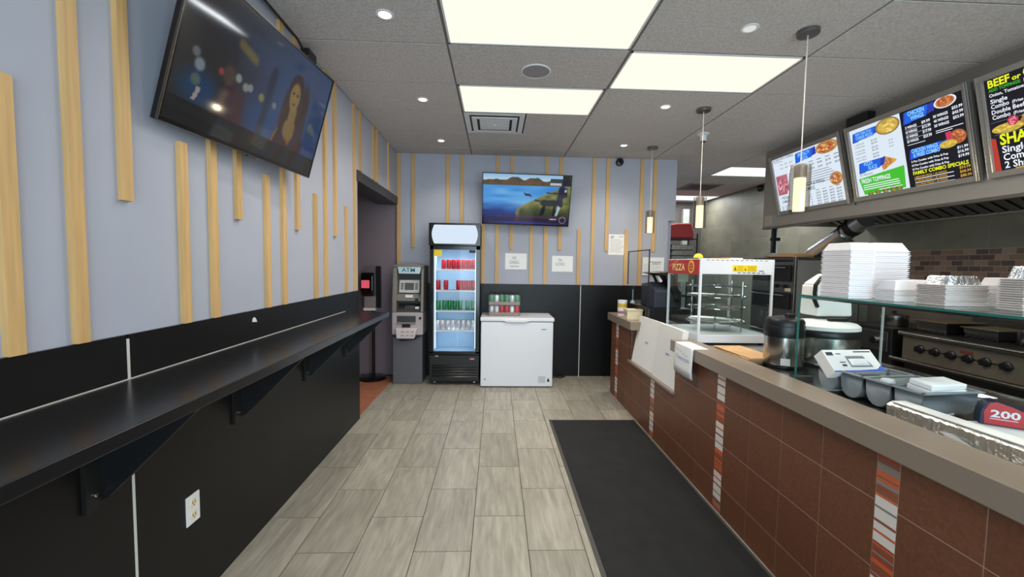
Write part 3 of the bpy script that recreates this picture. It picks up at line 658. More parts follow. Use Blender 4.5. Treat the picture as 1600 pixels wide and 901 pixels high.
OBJ('card_reader', G().box(-1.005, -0.965, 5.165, 5.20, 1.045, 1.08), m_bplastic, sh)
kp = OBJ('keypad_shelf', G().prism([(5.34, 1.0), (5.19, 0.935), (5.16, 0.905), (5.34, 0.905)], x0+0.05, x1-0.035, 'x'), m_darkgrey, t)
g = G()
for i in range(4):
    for j in range(3): g.box(-1.14+0.03*i, -1.118+0.03*i, 5.205+0.03*j, 5.225+0.03*j, 0.938+0.013*j, 0.955+0.013*j)
OBJ('keys', g, m_steeld, kp); OBJ('key_label', G().box(-1.01, -0.96, 5.20, 5.26, 0.944, 0.972), m_whitep, kp)
bx = OBJ('leaflet_tray', G().frustum((x0+0.07, x1-0.10, 5.09, 5.15), 0.585, (x0+0.06, x1-0.06, 5.075, 5.15), 0.715), MAT('pink_white_plastic', RGB(222, 206, 206), 0.45), t, bevel=0.01)
g = G()
for i in range(3):
    for j in range(2): g.box(x0+0.13+0.06*i, x0+0.165+0.06*i, 5.076, 5.079, 0.625+0.045*j, 0.633+0.045*j)
OBJ('print', g, m_inkg, bx)

# ------------------------------------------------------------------ drinks fridge
t = THING('drinks_fridge', (-0.51, 5.33, 0), 'tall black glass-door drinks fridge with lit white header', 'fridge')
a0, a1, yf, yb = -0.815, -0.200, 5.115, 5.555
OBJ('cabinet', G().box(a0, a0+0.045, yf+0.04, yb, 0.05, 2.01).box(a1-0.045, a1, yf+0.04, yb, 0.05, 2.01).box(a0, a1, yb-0.03, yb, 0.05, 2.01).box(a0, a1, yf+0.04, yb, 1.74, 2.01).box(a0, a1, yf+0.04, yb, 0.05, 0.40), m_bplastic, t)
OBJ('liner', G().box(a0+0.045, a0+0.05, yf+0.045, yb-0.03, 0.40, 1.74).box(a1-0.05, a1-0.045, yf+0.045, yb-0.03, 0.40, 1.74).box(a0+0.045, a1-0.045, yb-0.036, yb-0.03, 0.40, 1.74).box(a0+0.045, a1-0.045, yf+0.045, yb-0.03, 0.40, 0.408).box(a0+0.045, a1-0.045, yf+0.045, yb-0.03, 1.73, 1.74), m_inner, t)
OBJ('back_rib', G().box(-0.511, -0.505, yb-0.042, yb-0.036, 0.41, 1.73), m_whitep, t)
for xx in (a0+0.052, a1-0.062): OBJ('light_strip', G().box(xx, xx+0.01, yf+0.06, yf+0.075, 0.45, 1.70), EMI('cool_led_%d' % int(xx*-100), RGB(226, 246, 255), 1.6), t)
lamp('fridge_lamp', 'AREA', (-0.508, yf+0.12, 1.71), 4.5, (0.82, 0.94, 1), (math.radians(-18), 0, 0), shape='RECTANGLE', size=0.4, size_y=0.1)
lamp('fridge_lamp_low', 'POINT', (-0.508, yf+0.12, 0.62), 0.9, (0.75, 0.90, 1), shadow_soft_size=0.08)
hd = OBJ('header', G().box(a0-0.012, a1+0.006, yf-0.01, yf+0.06, 1.735, 2.012), m_bgloss, t, bevel=0.006)
vs = []; n = 14
pts = [(a0+0.055-0.03*math.sin(math.pi*q/n), 1.76+0.228*q/n) for q in range(n+1)] + [(a1-0.06+0.03*math.sin(math.pi*q/n), 1.988-0.228*q/n) for q in range(n+1)]
OBJ('light_panel', G().prism(pts[::-1], yf-0.026, yf-0.010, 'y'), m_cover, hd, bevel=0.006)
g = G()
for q in ((a0+0.0, a0+0.045, 0.40, 1.735), (a1-0.05, a1, 0.40, 1.735)): g.box(q[0], q[1], yf, yf+0.04, q[2], q[3])
g.box(a0, a1, yf, yf+0.04, 1.69, 1.735).box(a0, a1, yf, yf+0.04, 0.385, 0.425)
dr = OBJ('door', g, m_bgloss, t, bevel=0.003)
OBJ('door_glass', G().box(a0+0.045, a1-0.05, yf+0.015, yf+0.02, 0.425, 1.69), m_plexi, dr)
OBJ('energy_label', G().box(a0+0.05, a0+0.145, yf+0.010, yf+0.0145, 1.605, 1.69), m_yellow, dr, label='yellow sticker')
OBJ('thermometer', G().box(a1-0.135, a1-0.055, yf+0.010, yf+0.0145, 1.655, 1.685), m_ink, dr)
OBJ('hinge_tab', G().box(a0+0.07, a0+0.11, yf-0.008, yf+0.005, 0.36, 0.378), m_chrome, dr)
gr = OBJ('grille', G().box(a0, a1, yf-0.002, yf+0.05, 0.05, 0.378), m_bplastic, t, bevel=0.004)
for q in range(5): OBJ('slat', G().prism([(yf-0.002, 0.105+0.034*q), (yf-0.018, 0.108+0.034*q), (yf-0.002, 0.126+0.034*q)], a0+0.03, a1-0.02, 'x'), m_bgloss, gr)
OBJ('badge', G().box(-0.315, -0.26, yf-0.005, yf-0.002, 0.325, 0.345), MAT('pink_badge', RGB(200, 130, 140), 0.3), gr)
for xx in (a0+0.06, a1-0.06): OBJ('caster', G().cyl(yf+0.06, 0.025, xx-0.012, xx+0.012, 0.025, 14, axis='x').cyl(yb-0.06, 0.025, xx-0.012, xx+0.012, 0.025, 14, axis='x'), m_steeld, t)
SHZ = (1.449, 1.188, 0.933, 0.685)
for z in SHZ:
    g = G().box(a0+0.05, a1-0.055, yf+0.07, yf+0.08, z-0.022, z-0.002).box(a0+0.05, a1-0.055, yb-0.05, yb-0.04, z-0.012, z-0.004)
    for q in range(15): g.box(a0+0.058+0.034*q, a0+0.062+0.034*q, yf+0.075, yb-0.045, z-0.008, z-0.002)
    OBJ('wire_shelf', g, m_white, t)
def can_mesh(name, kind, x, y, z, **k):
    pr = [(0.024, 0), (0.0300, 0.008), (0.0300, 0.112), (0.026, 0.120), (0.0265, 0.122)]
    g = G().lathe(x, y, [(r, z+h) for r, h in pr[:4]], 16, 0, False).lathe(x, y, [(0.027, z+0.120), (0.027, z+0.1225), (0.024, z+0.1215), (0.001, z+0.1205)], 16, 1)
    return OBJ(name, g, [m_can[kind], m_alu], smooth=True, **k)
rows = [('red', [190, 258, 307, 358, 410, 465, 515], 'top'), ('red', [138, 214, 345, 400, 460, 515], 'second'), ('green', [140, 200, 250, 302, 357, 430, 490], 'third'), ('white', [135, 182, 232, 285, 340, 395, 447, 500], 'lowest')]
for (kind, xs, row), z in zip(rows, SHZ):
    pro = None; prev = -9
    for i, px in enumerate(xs):
        x = (660+px/6.44-775)/646*5.27 + 0.035; x = max(a0+0.083, prev+0.0622, x); x = min(x, a1-0.088-0.0622*(len(xs)-1-i)); prev = x
        lb = '%s drink can, %s from the left on the fridge\'s %s stocked shelf' % (kind, ORD[i], row)
        if pro is None: pro = can_mesh('drink_can', kind, x, yf+0.13, z, label=lb, cat='can', group='cans on the %s fridge shelf' % row)
        else: dup(pro, Vector((x, yf+0.13, z)), None, lb)

# ------------------------------------------------------------------ chest freezer and drink cases
t = THING('chest_freezer', (0.267, 5.29, 0), 'white chest freezer against the black back wall panels', 'freezer')
OBJ('cabinet', G().box(-0.178, 0.712, 5.025, 5.555, 0.012, 0.815), m_white, t, bevel=0.012)
OBJ('gasket', G().box(-0.17, 0.704, 5.035, 5.55, 0.815, 0.823), m_inkg, t)
ld = OBJ('lid', G().box(-0.186, 0.722, 5.012, 5.558, 0.823, 0.868), m_white, t, bevel=0.01)
OBJ('handle', G().prism([(0.10, 0.83), (0.14, 0.815), (0.36, 0.815), (0.42, 0.83), (0.36, 0.845), (0.14, 0.845)], 4.996, 5.015, 'y'), m_whitep, ld, bevel=0.004)
OBJ('badge', G().box(0.565, 0.625, 5.021, 5.0255, 0.722, 0.732), m_inkg, t)
OBJ('rating_label', G().box(0.535, 0.625, 5.023, 5.0255, 0.06, 0.145), MAT('grey_label', RGB(196, 200, 206), 0.5), t)
OBJ('drain_plug', G().cyl(-0.125, 0.105, 5.018, 5.026, 0.009, 12, axis='y'), m_inkg, t)
OBJ('warning_mark', G().prism([(0.645, 0.075), (0.675, 0.075), (0.672, 0.10), (0.66, 0.125), (0.648, 0.10)], 5.022, 5.0255, 'y'), m_ink, t)
OBJ('foot', G().box(-0.16, 0.69, 5.05, 5.53, 0.0, 0.014), m_darkgrey, t)
t = THING('power_cord', (0.86, 5.45, 0), 'short black power cord on the floor right of the freezer', 'cable')
OBJ('cord', G().tube([(0.73, 5.53, 0.22), (0.76, 5.54, 0.08), (0.80, 5.50, 0.009), (0.88, 5.45, 0.009), (0.95, 5.50, 0.009), (0.88, 5.53, 0.009), (0.82, 5.47, 0.018), (0.77, 5.45, 0.009)], 0.006, 6), m_bplastic, t, smooth=True)
m_film = GLASS('shrink_film', (0.92, 0.92, 0.92, 1), 0.7, 0.15)
def case(z, kinds, label):
    t = THING('drink_case', (0.108, 5.31, z), label, 'drink case', 'shrink-wrapped drink cases on the freezer')
    u0, u1, v0, v1 = -0.088, 0.306, 5.19, 5.455
    OBJ('cardboard_tray', G().box(u0, u1, v0, v0+0.004, z, z+0.045).box(u0, u1, v1-0.004, v1, z, z+0.045).box(u0, u0+0.004, v0, v1, z, z+0.045).box(u1-0.004, u1, v0, v1, z, z+0.045).box(u0, u1, v0, v1, z, z+0.004), MAT('printed_tray_%d' % int(z*100), RGB(150, 128, 120), 0.7, var=0.2, scale=(25, 25, 60)), t)
    pro = {}
    for i in range(6):
        for j in range(4):
            kk = kinds[i % len(kinds)]; c = Vector((u0+0.036+0.0645*i, v0+0.036+0.0645*j, z+0.066))
            if kk not in pro:
                pro[kk] = can_mesh('can', kk, c.x, c.y, z+0.005, parent=t)
            else: dup(pro[kk], c-FO[t.name], t)
    OBJ('shrink_film', G().box(u0-0.004, u1+0.004, v0-0.004, v1+0.004, z, z+0.131), m_film, t)
case(0.869, ['white', 'white', 'red', 'red', 'white', 'red'], 'lower shrink-wrapped case of red and white cans on the freezer')
case(1.002, ['green', 'white', 'green'], 'upper shrink-wrapped case of green cans on the freezer')

# ------------------------------------------------------------------ papers on the back wall
RX = Matrix.Rotation(math.pi/2, 4, 'X')
def sheet(name, x0, x1, z0, z1, label, cat, draw, y=D-0.0, tilt=0.0, th=0.003):
    cx, cz = (x0+x1)/2, (z0+z1)/2
    T = Matrix.Translation((cx, y-0.001, cz)) @ RX @ Matrix.Rotation(tilt, 4, 'Z')
    t = THING(name, (cx, y, cz), label, cat, M=T)
    w_, h_ = x1-x0, z1-z0
    OBJ('paper', G().box(-w_/2, w_/2, -h_/2, h_/2, 0, th), m_paper, t)
    for nm, g, m in draw(w_, h_, th+0.0008): OBJ(nm, g, m, t)
def d1_(w_, h_, z):
    return [('handwriting', G().text('NO', -0.02, 0.028, 0.040, 0.055, 0, 'c', z).text('DINING', -0.02, -0.035, 0.045, 0.125, 0, 'c', z), m_inkg),
            ('small_print', G().text('TAKEOUT ONLY', -0.02, -0.075, 0.014, 0.125, 0.02, 'c', z), m_ink)]
def d2_(w_, h_, z):
    return [('handwriting', G().text('No', -0.03, 0.036, 0.040, 0.05, 0, 'c', z).text('ALCOHOL', -0.03, -0.024, 0.045, 0.13, 0, 'c', z), m_inkg)]
def lines(n, w_, h_, z, top, step, th):
    g = G()
    for i in range(n):
        yy = h_/2-top-step*i; ww = w_*(0.55+0.3*hsh(i, 7))
        g.box(-w_/2+0.02, -w_/2+0.02+ww, yy, yy+th, z-0.0004, z)
    return g
def d3_(w_, h_, z):
    return [('heading', G().box(-0.085, -0.035, 0.105, 0.113, z-.0004, z).box(-0.085, -0.045, 0.085, 0.093, z-.0004, z).box(0.03, 0.09, 0.105, 0.110, z-.0004, z), m_ink), ('small_print', lines(9, w_, h_, z, 0.075, 0.02, 0.003), m_inkg)]
def d4_(w_, h_, z):
    return [('heading', G().box(-0.05, 0.11, 0.055, 0.063, z-.0004, z).box(-0.02, 0.10, 0.032, 0.040, z-.0004, z), m_ink), ('small_print', lines(6, w_, h_, z, 0.10, 0.022, 0.003), m_inkg)]
sheet('notice', 0.119, 0.410, 1.452, 1.668, 'handwritten NO DINING paper on the back wall above the freezer', 'sign', d1_)
sheet('notice', 0.753, 1.037, 1.429, 1.643, 'handwritten two-line NO paper on the back wall right of the freezer', 'sign', d2_)
sheet('notice', 1.518, 1.735, 1.668, 1.946, 'tall printed notice on the back wall between two wood slats', 'sign', d3_, tilt=-0.01)
sheet('notice', 1.985, 2.282, 1.398, 1.643, 'printed notice on the back wall behind the acrylic screen', 'sign', d4_, y=D-0.021)

# ------------------------------------------------------------------ floor mat
t = THING('floor_mat', (0.95, 2.4, 0), 'long black carpet mat on the floor along the counter', 'mat')
OBJ('pile', G().box(0.560, 1.365, 0.75, 3.935, 0.0, 0.009), m_mat, t, bevel=0.003)
OBJ('rubber_edge', G().box(0.535, 0.560, 0.72, 3.955, 0, 0.005).box(1.365, 1.383, 0.72, 3.955, 0, 0.005).box(0.535, 1.383, 3.935, 3.955, 0, 0.005), MAT('grey_rubber', RGB(70, 68, 62), 0.6), t)

# ------------------------------------------------------------------ service counter
FX = 1.395
sc_ = THING('service_counter', (1.45, 2.6, 0), 'brown tiled service counter with grey-brown top along the right', 'counter')
YN, YE = 0.15, 4.88
OBJ('core', G().box(FX+0.0015, 1.535, YN, 3.112, 0, 0.874).box(FX+0.0015, 1.535, 3.112, 4.19, 0, 0.53).box(FX+0.0015, 1.535, 4.19, YE, 0, 0.874), m_cgrout, sc_)
OBJ('countertop', G().box(1.355, 1.537, YN, 3.125, 0.874, 0.959), m_slab, sc_, bevel=0.004)
OBJ('countertop', G().box(1.355, 1.54, 4.08, 4.93, 0.874, 0.9595), m_slab, sc_, bevel=0.004)
OBJ('ledge', G().box(1.375, 1.54, 3.10, 4.205, 0.53, 0.552), m_slab, sc_, bevel=0.003)
for a, b, c, d in ((4.17, 4.19, 0.552, 0.874),):
    OBJ('tile', G().box(1.406, 1.470, a+0.0185, b+0.004, 0.554, 0.68), m_brown, sc_); OBJ('tile', G().box(1.406, 1.470, a+0.0185, b+0.004, 0.683, 0.872), m_brown, sc_)
    OBJ('tile', G().box(1.473, 1.535, a+0.0185, b+0.004, 0.554, 0.68), m_brown, sc_); OBJ('tile', G().box(1.473, 1.535, a+0.0185, b+0.004, 0.683, 0.872), m_brown, sc_)
ROWS = (0.002, 0.178, 0.430, 0.682, 0.872)
def ctile(y0, y1):
    for z0, z1 in zip(ROWS, ROWS[1:]):
        segs = [(y0, y1)]
        lo, hi = 3.112, 4.19
        if z1 > 0.531:
            if y0 >= lo and y1 <= hi:
                z1 = 0.529
                if z0 > 0.5: continue
            elif y1 > lo and y0 < lo:
                if z0 < 0.5: OBJ('tile', G().box(FX, FX+0.009, lo, y1-0.0015, z0+0.0015, 0.529), m_brown, sc_)
                y1b = lo; OBJ('tile', G().box(FX, FX+0.009, y0+0.0015, y1b, z0+0.0015, z1-0.0015), m_brown, sc_); continue
            elif y0 < hi and y1 > hi:
                if z0 < 0.5: OBJ('tile', G().box(FX, FX+0.009, y0+0.0015, hi, z0+0.0015, 0.529), m_brown, sc_)
                OBJ('tile', G().box(FX, FX+0.009, hi, y1-0.0015, z0+0.0015, z1-0.0015), m_brown, sc_); continue
        OBJ('tile', G().box(FX, FX+0.009, y0+0.002, y1-0.002, z0+0.002, z1-0.002), m_brown, sc_)
ys = [YN, 0.32, 0.572, 0.825, 1.075, 1.328]
for a, b in zip(ys, ys[1:]): ctile(a, b)
for base in (1.413, 2.500, 3.597):
    top = {1.413: 2.412, 2.500: 3.511, 3.597: 4.600}[base]; st = (top-base)/4
    for q in range(4): ctile(base+st*q, base+st*(q+1))
ctile(4.69, YE)
SC_M = [MAT('stripe_'+n, c, 0.3) for n, c in (('white', RGB(226, 216, 206)), ('orange', RGB(206, 98, 58)), ('rust', RGB(160, 70, 44)), ('brown', RGB(132, 86, 66)), ('grey', RGB(140, 130, 122)))]
for sy0, sy1 in ((1.328, 1.413), (2.412, 2.500), (3.511, 3.597), (4.600, 4.690)):
    ztop = 0.872 if not 3.112 < sy0 < 4.19 else 0.529
    strip = OBJ('mosaic_strip', G().box(FX+0.0008, FX+0.0095, sy0, sy1, 0.0, ztop), m_cgrout, sc_)
    rng = random.Random(int(sy0*1000)); z = ztop-0.001; blk = 1 if sy0 < 1.4 else 0
    LIGHT = [(0.034, 0), (0.009, 1), (0.03, 0), (0.006, 3), (0.004, 2), (0.042, 0), (0.008, 4), (0.036, 0)]
    while z > 0.01:
        if blk:
            seq = [(rng.choice((0.005, 0.007, 0.010, 0.013)), rng.choice((1, 1, 2, 3, 1, 4, 2, 3))) for _ in range(16)]
        else:
            seq = LIGHT if rng.random() < 0.6 else LIGHT[::-1]
        blk = 1-blk
        for hgt, mm in seq:
            hgt = min(hgt, z-0.003)
            if hgt < 0.003: z = 0; break
            OBJ('stripe', G().box(FX, FX+0.003, sy0+0.0015, sy1-0.0015, z-hgt+0.0008, z), SC_M[mm], strip); z -= hgt

# steel worktop behind
t = THING('work_counter', (2.0, 2.6, 0), 'stainless steel worktop behind the tiled counter', 'worktop')
OBJ('worktop', G().box(1.542, 2.46, 0.2, 4.93, 0.895, 0.925), m_steel, t, bevel=0.003)
OBJ('back_lip', G().box(2.452, 2.466, 0.2, 4.93, 0.88, 0.932), m_chrome, t)
OBJ('cabinet', G().box(1.56, 2.42, 0.22, 4.90, 0.08, 0.895), m_steeld, t)
OBJ('plinth', G().box(1.58, 2.38, 0.24, 4.88, 0.0, 0.08), m_iron, t)

# low pizza boxes on the ledge
def leanbox(name, y0, y1, hgt, x, dep, ang, label, logo, rotz=0.0):
    T = Matrix.Translation((x, (y0+y1)/2, 0.5535)) @ Matrix.Rotation(rotz, 4, 'Z') @ Matrix.Rotation(ang, 4, 'Y')
    t = THING(name, (0, 0, 0), label, 'pizza box', 'white pizza boxes standing in the counter gap', M=T)
    w_ = (y1-y0)/2
    OBJ('tray', G().box(0.006, dep, -w_, w_, 0.0, hgt-0.003), m_card, t)
    OBJ('lid', G().box(0.0, 0.006, -w_-0.002, w_+0.002, 0.0, hgt).box(0.0, dep*0.85, -w_, w_, hgt-0.003, hgt), m_card, t, bevel=0.002)
    g = G().text('pizza', 0, 0, 0.022, 0.07, 0.01).xf(Matrix(((0, 0, -1, -0.001), (-1, 0, 0, 0.02), (0, 1, 0, hgt*0.5), (0, 0, 0, 1))))
    OBJ('scribble', g, m_inkg if logo == 0 else m_blue, t)
leanbox('pizza_box', 3.60, 4.14, 0.47, 1.405, 0.045, 0.16, 'white pizza box leaning in the counter gap, farther from the camera', 0, rotz=0.03)
leanbox('pizza_box', 3.115, 3.575, 0.475, 1.400, 0.048, 0.10, 'white pizza box standing in the counter gap, nearest the hanging paper', 1)

# paper hanging over the counter edge
pts = [(1.46, 0.9605), (1.36, 0.9605), (1.352, 0.958), (1.350, 0.945), (1.349, 0.85), (1.345, 0.80), (1.348, 0.745)]
g = G()
for dx in (0.0, -0.0015):
    pass
vs = []; n = len(pts)
for (px, pz) in pts:
    for k in range(7):
        yv = 2.735+0.285*k/6; wv = 0.004*math.sin(k*1.1+pz*20) if pz < 0.93 else 0
        vs.append((px+wv-0.003, yv, pz+0.001))
fs = [(i*7+k, i*7+k+1, (i+1)*7+k+1, (i+1)*7+k) for i in range(n-1) for k in range(6)]
g.add(vs, fs)
t = THING('hanging_paper', (1.35, 2.88, 0.96), 'white sheet of paper hanging over the end of the counter top', 'paper')
o = OBJ('sheet', g, m_paper, t, smooth=True); md = o.modifiers.new('thick', 'SOLIDIFY'); md.thickness = 0.0012
g = G()
for q in range(6):
    z0 = 0.925-0.012*(q % 3)-0.03*(q//3); g.box(1.3425, 1.3430, 2.98-0.045*(q % 4)-0.03, 2.98-0.045*(q % 4), z0-0.003, z0)
g.box(1.3405, 1.3410, 2.78, 2.98, 0.868, 0.871).box(1.3405, 1.3410, 2.77, 2.96, 0.858, 0.861)
OBJ('faint_writing', g, MAT('faint_blue_ink', RGB(130, 140, 190), 0.6), t)

# small things on far end of the counter
t = THING('card_box', (1.45, 4.30, 0.96), 'small cream wooden box on the far counter end', 'box')
OBJ('body', G().box(1.375, 1.535, 4.245, 4.37, 0.96, 1.055), m_cream, t, bevel=0.002)
OBJ('lid', G().box(1.370, 1.540, 4.24, 4.375, 1.055, 1.068), m_cream, t, bevel=0.002)
OBJ('slot', G().box(1.485, 1.515, 4.26, 4.355, 1.066, 1.069), m_ink, t)
OBJ('side_marks', G().box(1.372, 1.376, 4.27, 4.295, 1.0, 1.03).box(1.372, 1.376, 4.31, 4.335, 1.01, 1.04), m_inkg, t)
t = THING('donation_tin', (1.43, 4.62, 0.96), 'small white tin with yellow and red print on the far counter end', 'tin')
OBJ('body', G().cyl(1.435, 4.62, 0.96, 1.125, 0.052, 24), m_whitep, t, smooth=True)
OBJ('lid', G().cyl(1.435, 4.62, 1.125, 1.134, 0.054, 24), m_whitep, t)
OBJ('yellow_print', G().lathe(1.435, 4.62, [(0.0527, 1.055), (0.0527, 1.1)], 24, cap=False), MAT('gold_print', RGB(206, 172, 70), 0.5), t, smooth=True)
OBJ('red_print', G().lathe(1.435, 4.62, [(0.0527, 0.985), (0.0527, 1.015)], 24, cap=False), MAT('dull_red_print', RGB(190, 110, 110), 0.5), t, smooth=True)
t = THING('acrylic_screen', (1.55, 4.40, 0.9605), 'clear acrylic counter screen with black edges by the register', 'screen')
PZ0, PZ1 = 1.11, 1.685
OBJ('pane', G().box(1.513, 1.518, 4.055, 4.70, PZ0, PZ1), m_plexi, t)
OBJ('black_edge', G().box(1.510, 1.521, 4.048, 4.058, PZ0, PZ1).box(1.510, 1.521, 4.048, 4.705, PZ1-0.006, PZ1+0.004).box(1.510, 1.521, 4.695, 4.705, PZ0+0.2, PZ1).box(1.508, 1.523, 4.048, 4.705, PZ0-0.012, PZ0+0.002), m_bplastic, t)
OBJ('clamp', G().box(1.495, 1.535, 4.50, 4.53, PZ0, PZ0+0.03).cyl(1.512, 4.515, PZ0+0.02, PZ0+0.15, 0.006, 10), m_chrome, t)
OBJ('foot', G().box(1.51, 1.525, 4.08, 4.10, 0.9605, PZ0-0.01).box(1.51, 1.525, 4.65, 4.67, 0.9605, PZ0-0.01), m_bplastic, t)
t = THING('cash_register', (1.78, 4.35, 0.925), 'black point-of-sale register with tilted touch screen behind the acrylic screen', 'register')
OBJ('cash_drawer', G().box(1.55, 1.98, 4.10, 4.62, 0.925, 1.095), m_bplastic, t, bevel=0.006)
OBJ('printer_body', G().prism([(4.15, 1.095), (4.55, 1.095), (4.55, 1.33), (4.30, 1.36), (4.15, 1.27)], 1.62, 1.90, 'x'), MAT('blue_black_plastic', RGB(48, 52, 66), 0.5), t, bevel=0.008)
OBJ('touch_screen', G().prism([(1.60, 1.455), (1.74, 1.47), (1.80, 1.44), (1.885, 1.22), (1.88, 1.17), (1.83, 1.175), (1.72, 1.42)], 4.12, 4.50, 'y'), m_bplastic, t, bevel=0.006)
OBJ('receipt_paper', G().prism([(1.68, 1.36), (1.70, 1.37), (1.66, 1.43), (1.645, 1.425)], 4.16, 4.22, 'y'), m_paper, t)

# ------------------------------------------------------------------ pizza warmer
t = THING('pizza_warmer', (1.85, 3.40, 0.925), 'glass pizza display warmer with red PIZZA sign and white frame', 'display case')
W0, W1, V0, V1, ZB, ZT = 1.556, 2.135, 3.10, 3.69, 0.925, 1.585
OBJ('base', G().box(W0+0.004, W1-0.004, V0+0.004, V1-0.004, ZB+0.012, ZB+0.075), m_white, t, bevel=0.004)
OBJ('foot', G().box(W0+0.03, W0+0.06, V0+0.03, V0+0.06, ZB, ZB+0.012).box(W1-0.06, W1-0.03, V0+0.03, V0+0.06, ZB, ZB+0.012).box(W0+0.03, W0+0.06, V1-0.06, V1-0.03, ZB, ZB+0.012).box(W1-0.06, W1-0.03, V1-0.06, V1-0.03, ZB, ZB+0.012), m_iron, t)
for a, b in ((W0, V0), (W1-0.016, V0), (W0, V1-0.016), (W1-0.016, V1-0.016)):
    OBJ('corner_post', G().box(a, a+0.016, b, b+0.016, ZB+0.012, ZT), m_white, t)
hd = OBJ('canopy', G().box(W0+0.008, W1-0.004, V0+0.006, V1-0.004, 1.468, ZT), m_white, t, bevel=0.004)
g = G()
for q in range(13):
    g.box(W0+0.05+0.038*q, W0+0.07+0.038*q, V0+0.0045, V0+0.0065, ZT-0.010, ZT-0.006)
    if q > 6: g.box(W0+0.03+0.038*q, W0+0.053+0.038*q, V0+0.0045, V0+0.0065, 1.479, 1.484)
OBJ('vent_slots', g, m_ink, hd)
lb = OBJ('warning_label', G().box(W0+0.255, W0+0.445, V0+0.0035, V0+0.006, 1.49, 1.541), m_yellow, hd, label='yellow warning sticker')
g = G().prism([(W0+0.262, 1.50), (W0+0.285, 1.50), (W0+0.2735, 1.53)], V0+0.002, V0+0.0034, 'y').prism([(W0+0.345, 1.50), (W0+0.36, 1.50), (W0+0.3525, 1.522)], V0+0.002, V0+0.0034, 'y')
for q in range(4): g.box(W0+0.29, W0+0.335, V0+0.002, V0+0.0034, 1.499+0.01*q, 1.501+0.01*q).box(W0+0.37, W0+0.435, V0+0.002, V0+0.0034, 1.499+0.01*q, 1.501+0.01*q)
OBJ('print', g, MAT('olive_ink', RGB(120, 100, 20), 0.6), lb)
OBJ('brand_mark', G().box(W0+0.462, W0+0.50, V0+0.004, V0+0.006, 1.494, 1.499), m_ink, hd)
sg = OBJ('pizza_sign', G().box(W0-0.004, W0+0.008, V0+0.018, V1-0.01, 1.462, ZT-0.004), m_red, t)
LM = Matrix(((0, 0, -1, W0-0.0052), (-1, 0, 0, V1-0.01), (0, 1, 0, 1.462), (0, 0, 0, 1)))
OBJ('lettering', G().text('PIZZA', 0.095, 0.030, 0.055, 0.235, 0.02).xf(LM), MAT('cream_yellow_print', RGB(244, 214, 130), 0.5), sg)
g = G()
for q in range(14):
    a = 0.62+0.07*q
    g.poly([(0.02+0.013*q, 0.062+0.0035*q, 0), (0.03+0.013*q, 0.060+0.0035*q, 0), (0.032+0.013*q, 0.069+0.0035*q, 0), (0.022+0.013*q, 0.071+0.0035*q, 0)])
OBJ('slanted_script', g.xf(LM), MAT('orange_print', RGB(226, 150, 90), 0.5), sg)
g = G().cyl(0.435, 0.062, 0.0, 0.001, 0.05, 24)
g.v = [(v[0]*1.0, v[1], v[2]) for v in g.v]
OBJ('pizza_emblem', G().lathe(0.44, 0.060, [(0.052, 0.0), (0.046, 0.0015), (0.044, 0.0008)], 24).xf(LM), MAT('crust_yellow', RGB(232, 178, 70), 0.5), sg)
g = G()
for q in range(8):
    a = q*0.785; g.cyl(0.44+0.027*math.cos(a), 0.060+0.027*math.sin(a), 0.001, 0.003, 0.009, 10)
g.cyl(0.44, 0.06, 0.001, 0.003, 0.01, 10)
OBJ('emblem_toppings', g.xf(LM), m_red, sg)
OBJ('front_glass', G().box(W0+0.003, W0+0.007, V0+0.016, V1-0.016, ZB+0.075, 1.468), m_glass, t)
OBJ('side_glass', G().box(W0+0.016, W1-0.016, V0+0.003, V0+0.007, ZB+0.075, 1.468), m_glass, t)
OBJ('rear_glass', G().box(W1-0.008, W1-0.004, V0+0.016, V1-0.016, ZB+0.075, 1.468), m_glass, t)
OBJ('far_glass', G().box(W0+0.016, W1-0.016, V1-0.007, V1-0.003, ZB+0.075, 1.468), m_glass, t)
rk = OBJ('rotating_rack', G().cyl(1.845, 3.395, ZB+0.075, 1.44, 0.007, 10), m_chrome, t)
for z in (1.075, 1.19, 1.28, 1.365):
    g = G().ring(1.845, 3.395, z, 0.225, 0.0035, 36, 6).ring(1.845, 3.395, z, 0.12, 0.0025, 24, 5)
    for q in range(6):
        a = q*math.pi/6; g.bar((1.845-0.225*math.cos(a), 3.395-0.225*math.sin(a), z), (1.845+0.225*math.cos(a), 3.395+0.225*math.sin(a), z), 0.0025, 5)
    OBJ('wire_tier', g, m_chrome, rk)
for q in range(4):
    a = 0.5+q*math.pi/2; OBJ('upright', G().bar((1.845+0.225*math.cos(a), 3.395+0.225*math.sin(a), ZB+0.08), (1.845+0.225*math.cos(a), 3.395+0.225*math.sin(a), 1.41), 0.0045, 8), m_chrome, rk)
for z, dx in ((1.082, 0.0), (1.288, -0.02)):
    OBJ('pizza_pan', G().lathe(1.845+dx, 3.395, [(0.01, z), (0.20, z), (0.21, z+0.01), (0.205, z+0.011), (0.195, z+0.004)], 36), m_steel, rk, smooth=True)
OBJ('inner_card', G().box(1.64, 1.735, V1-0.02, V1-0.016, 1.385, 1.465), MAT('pale_green_card', RGB(176, 190, 168), 0.6), t)
t = THING('counter_bell', (1.665, 3.36, ZT), 'yellow counter bell on top of the pizza warmer', 'bell')
OBJ('dome', G().lathe(1.665, 3.36, [(0.037, ZT+0.012), (0.036, ZT+0.022), (0.028, ZT+0.038), (0.012, ZT+0.047), (0.004, ZT+0.048)], 24), m_yellow, t, smooth=True)
OBJ('button', G().cyl(1.665, 3.36, ZT+0.047, ZT+0.06, 0.004, 10), m_chrome, t)
OBJ('base', G().cyl(1.665, 3.36, ZT, ZT+0.012, 0.03, 20), m_iron, t)
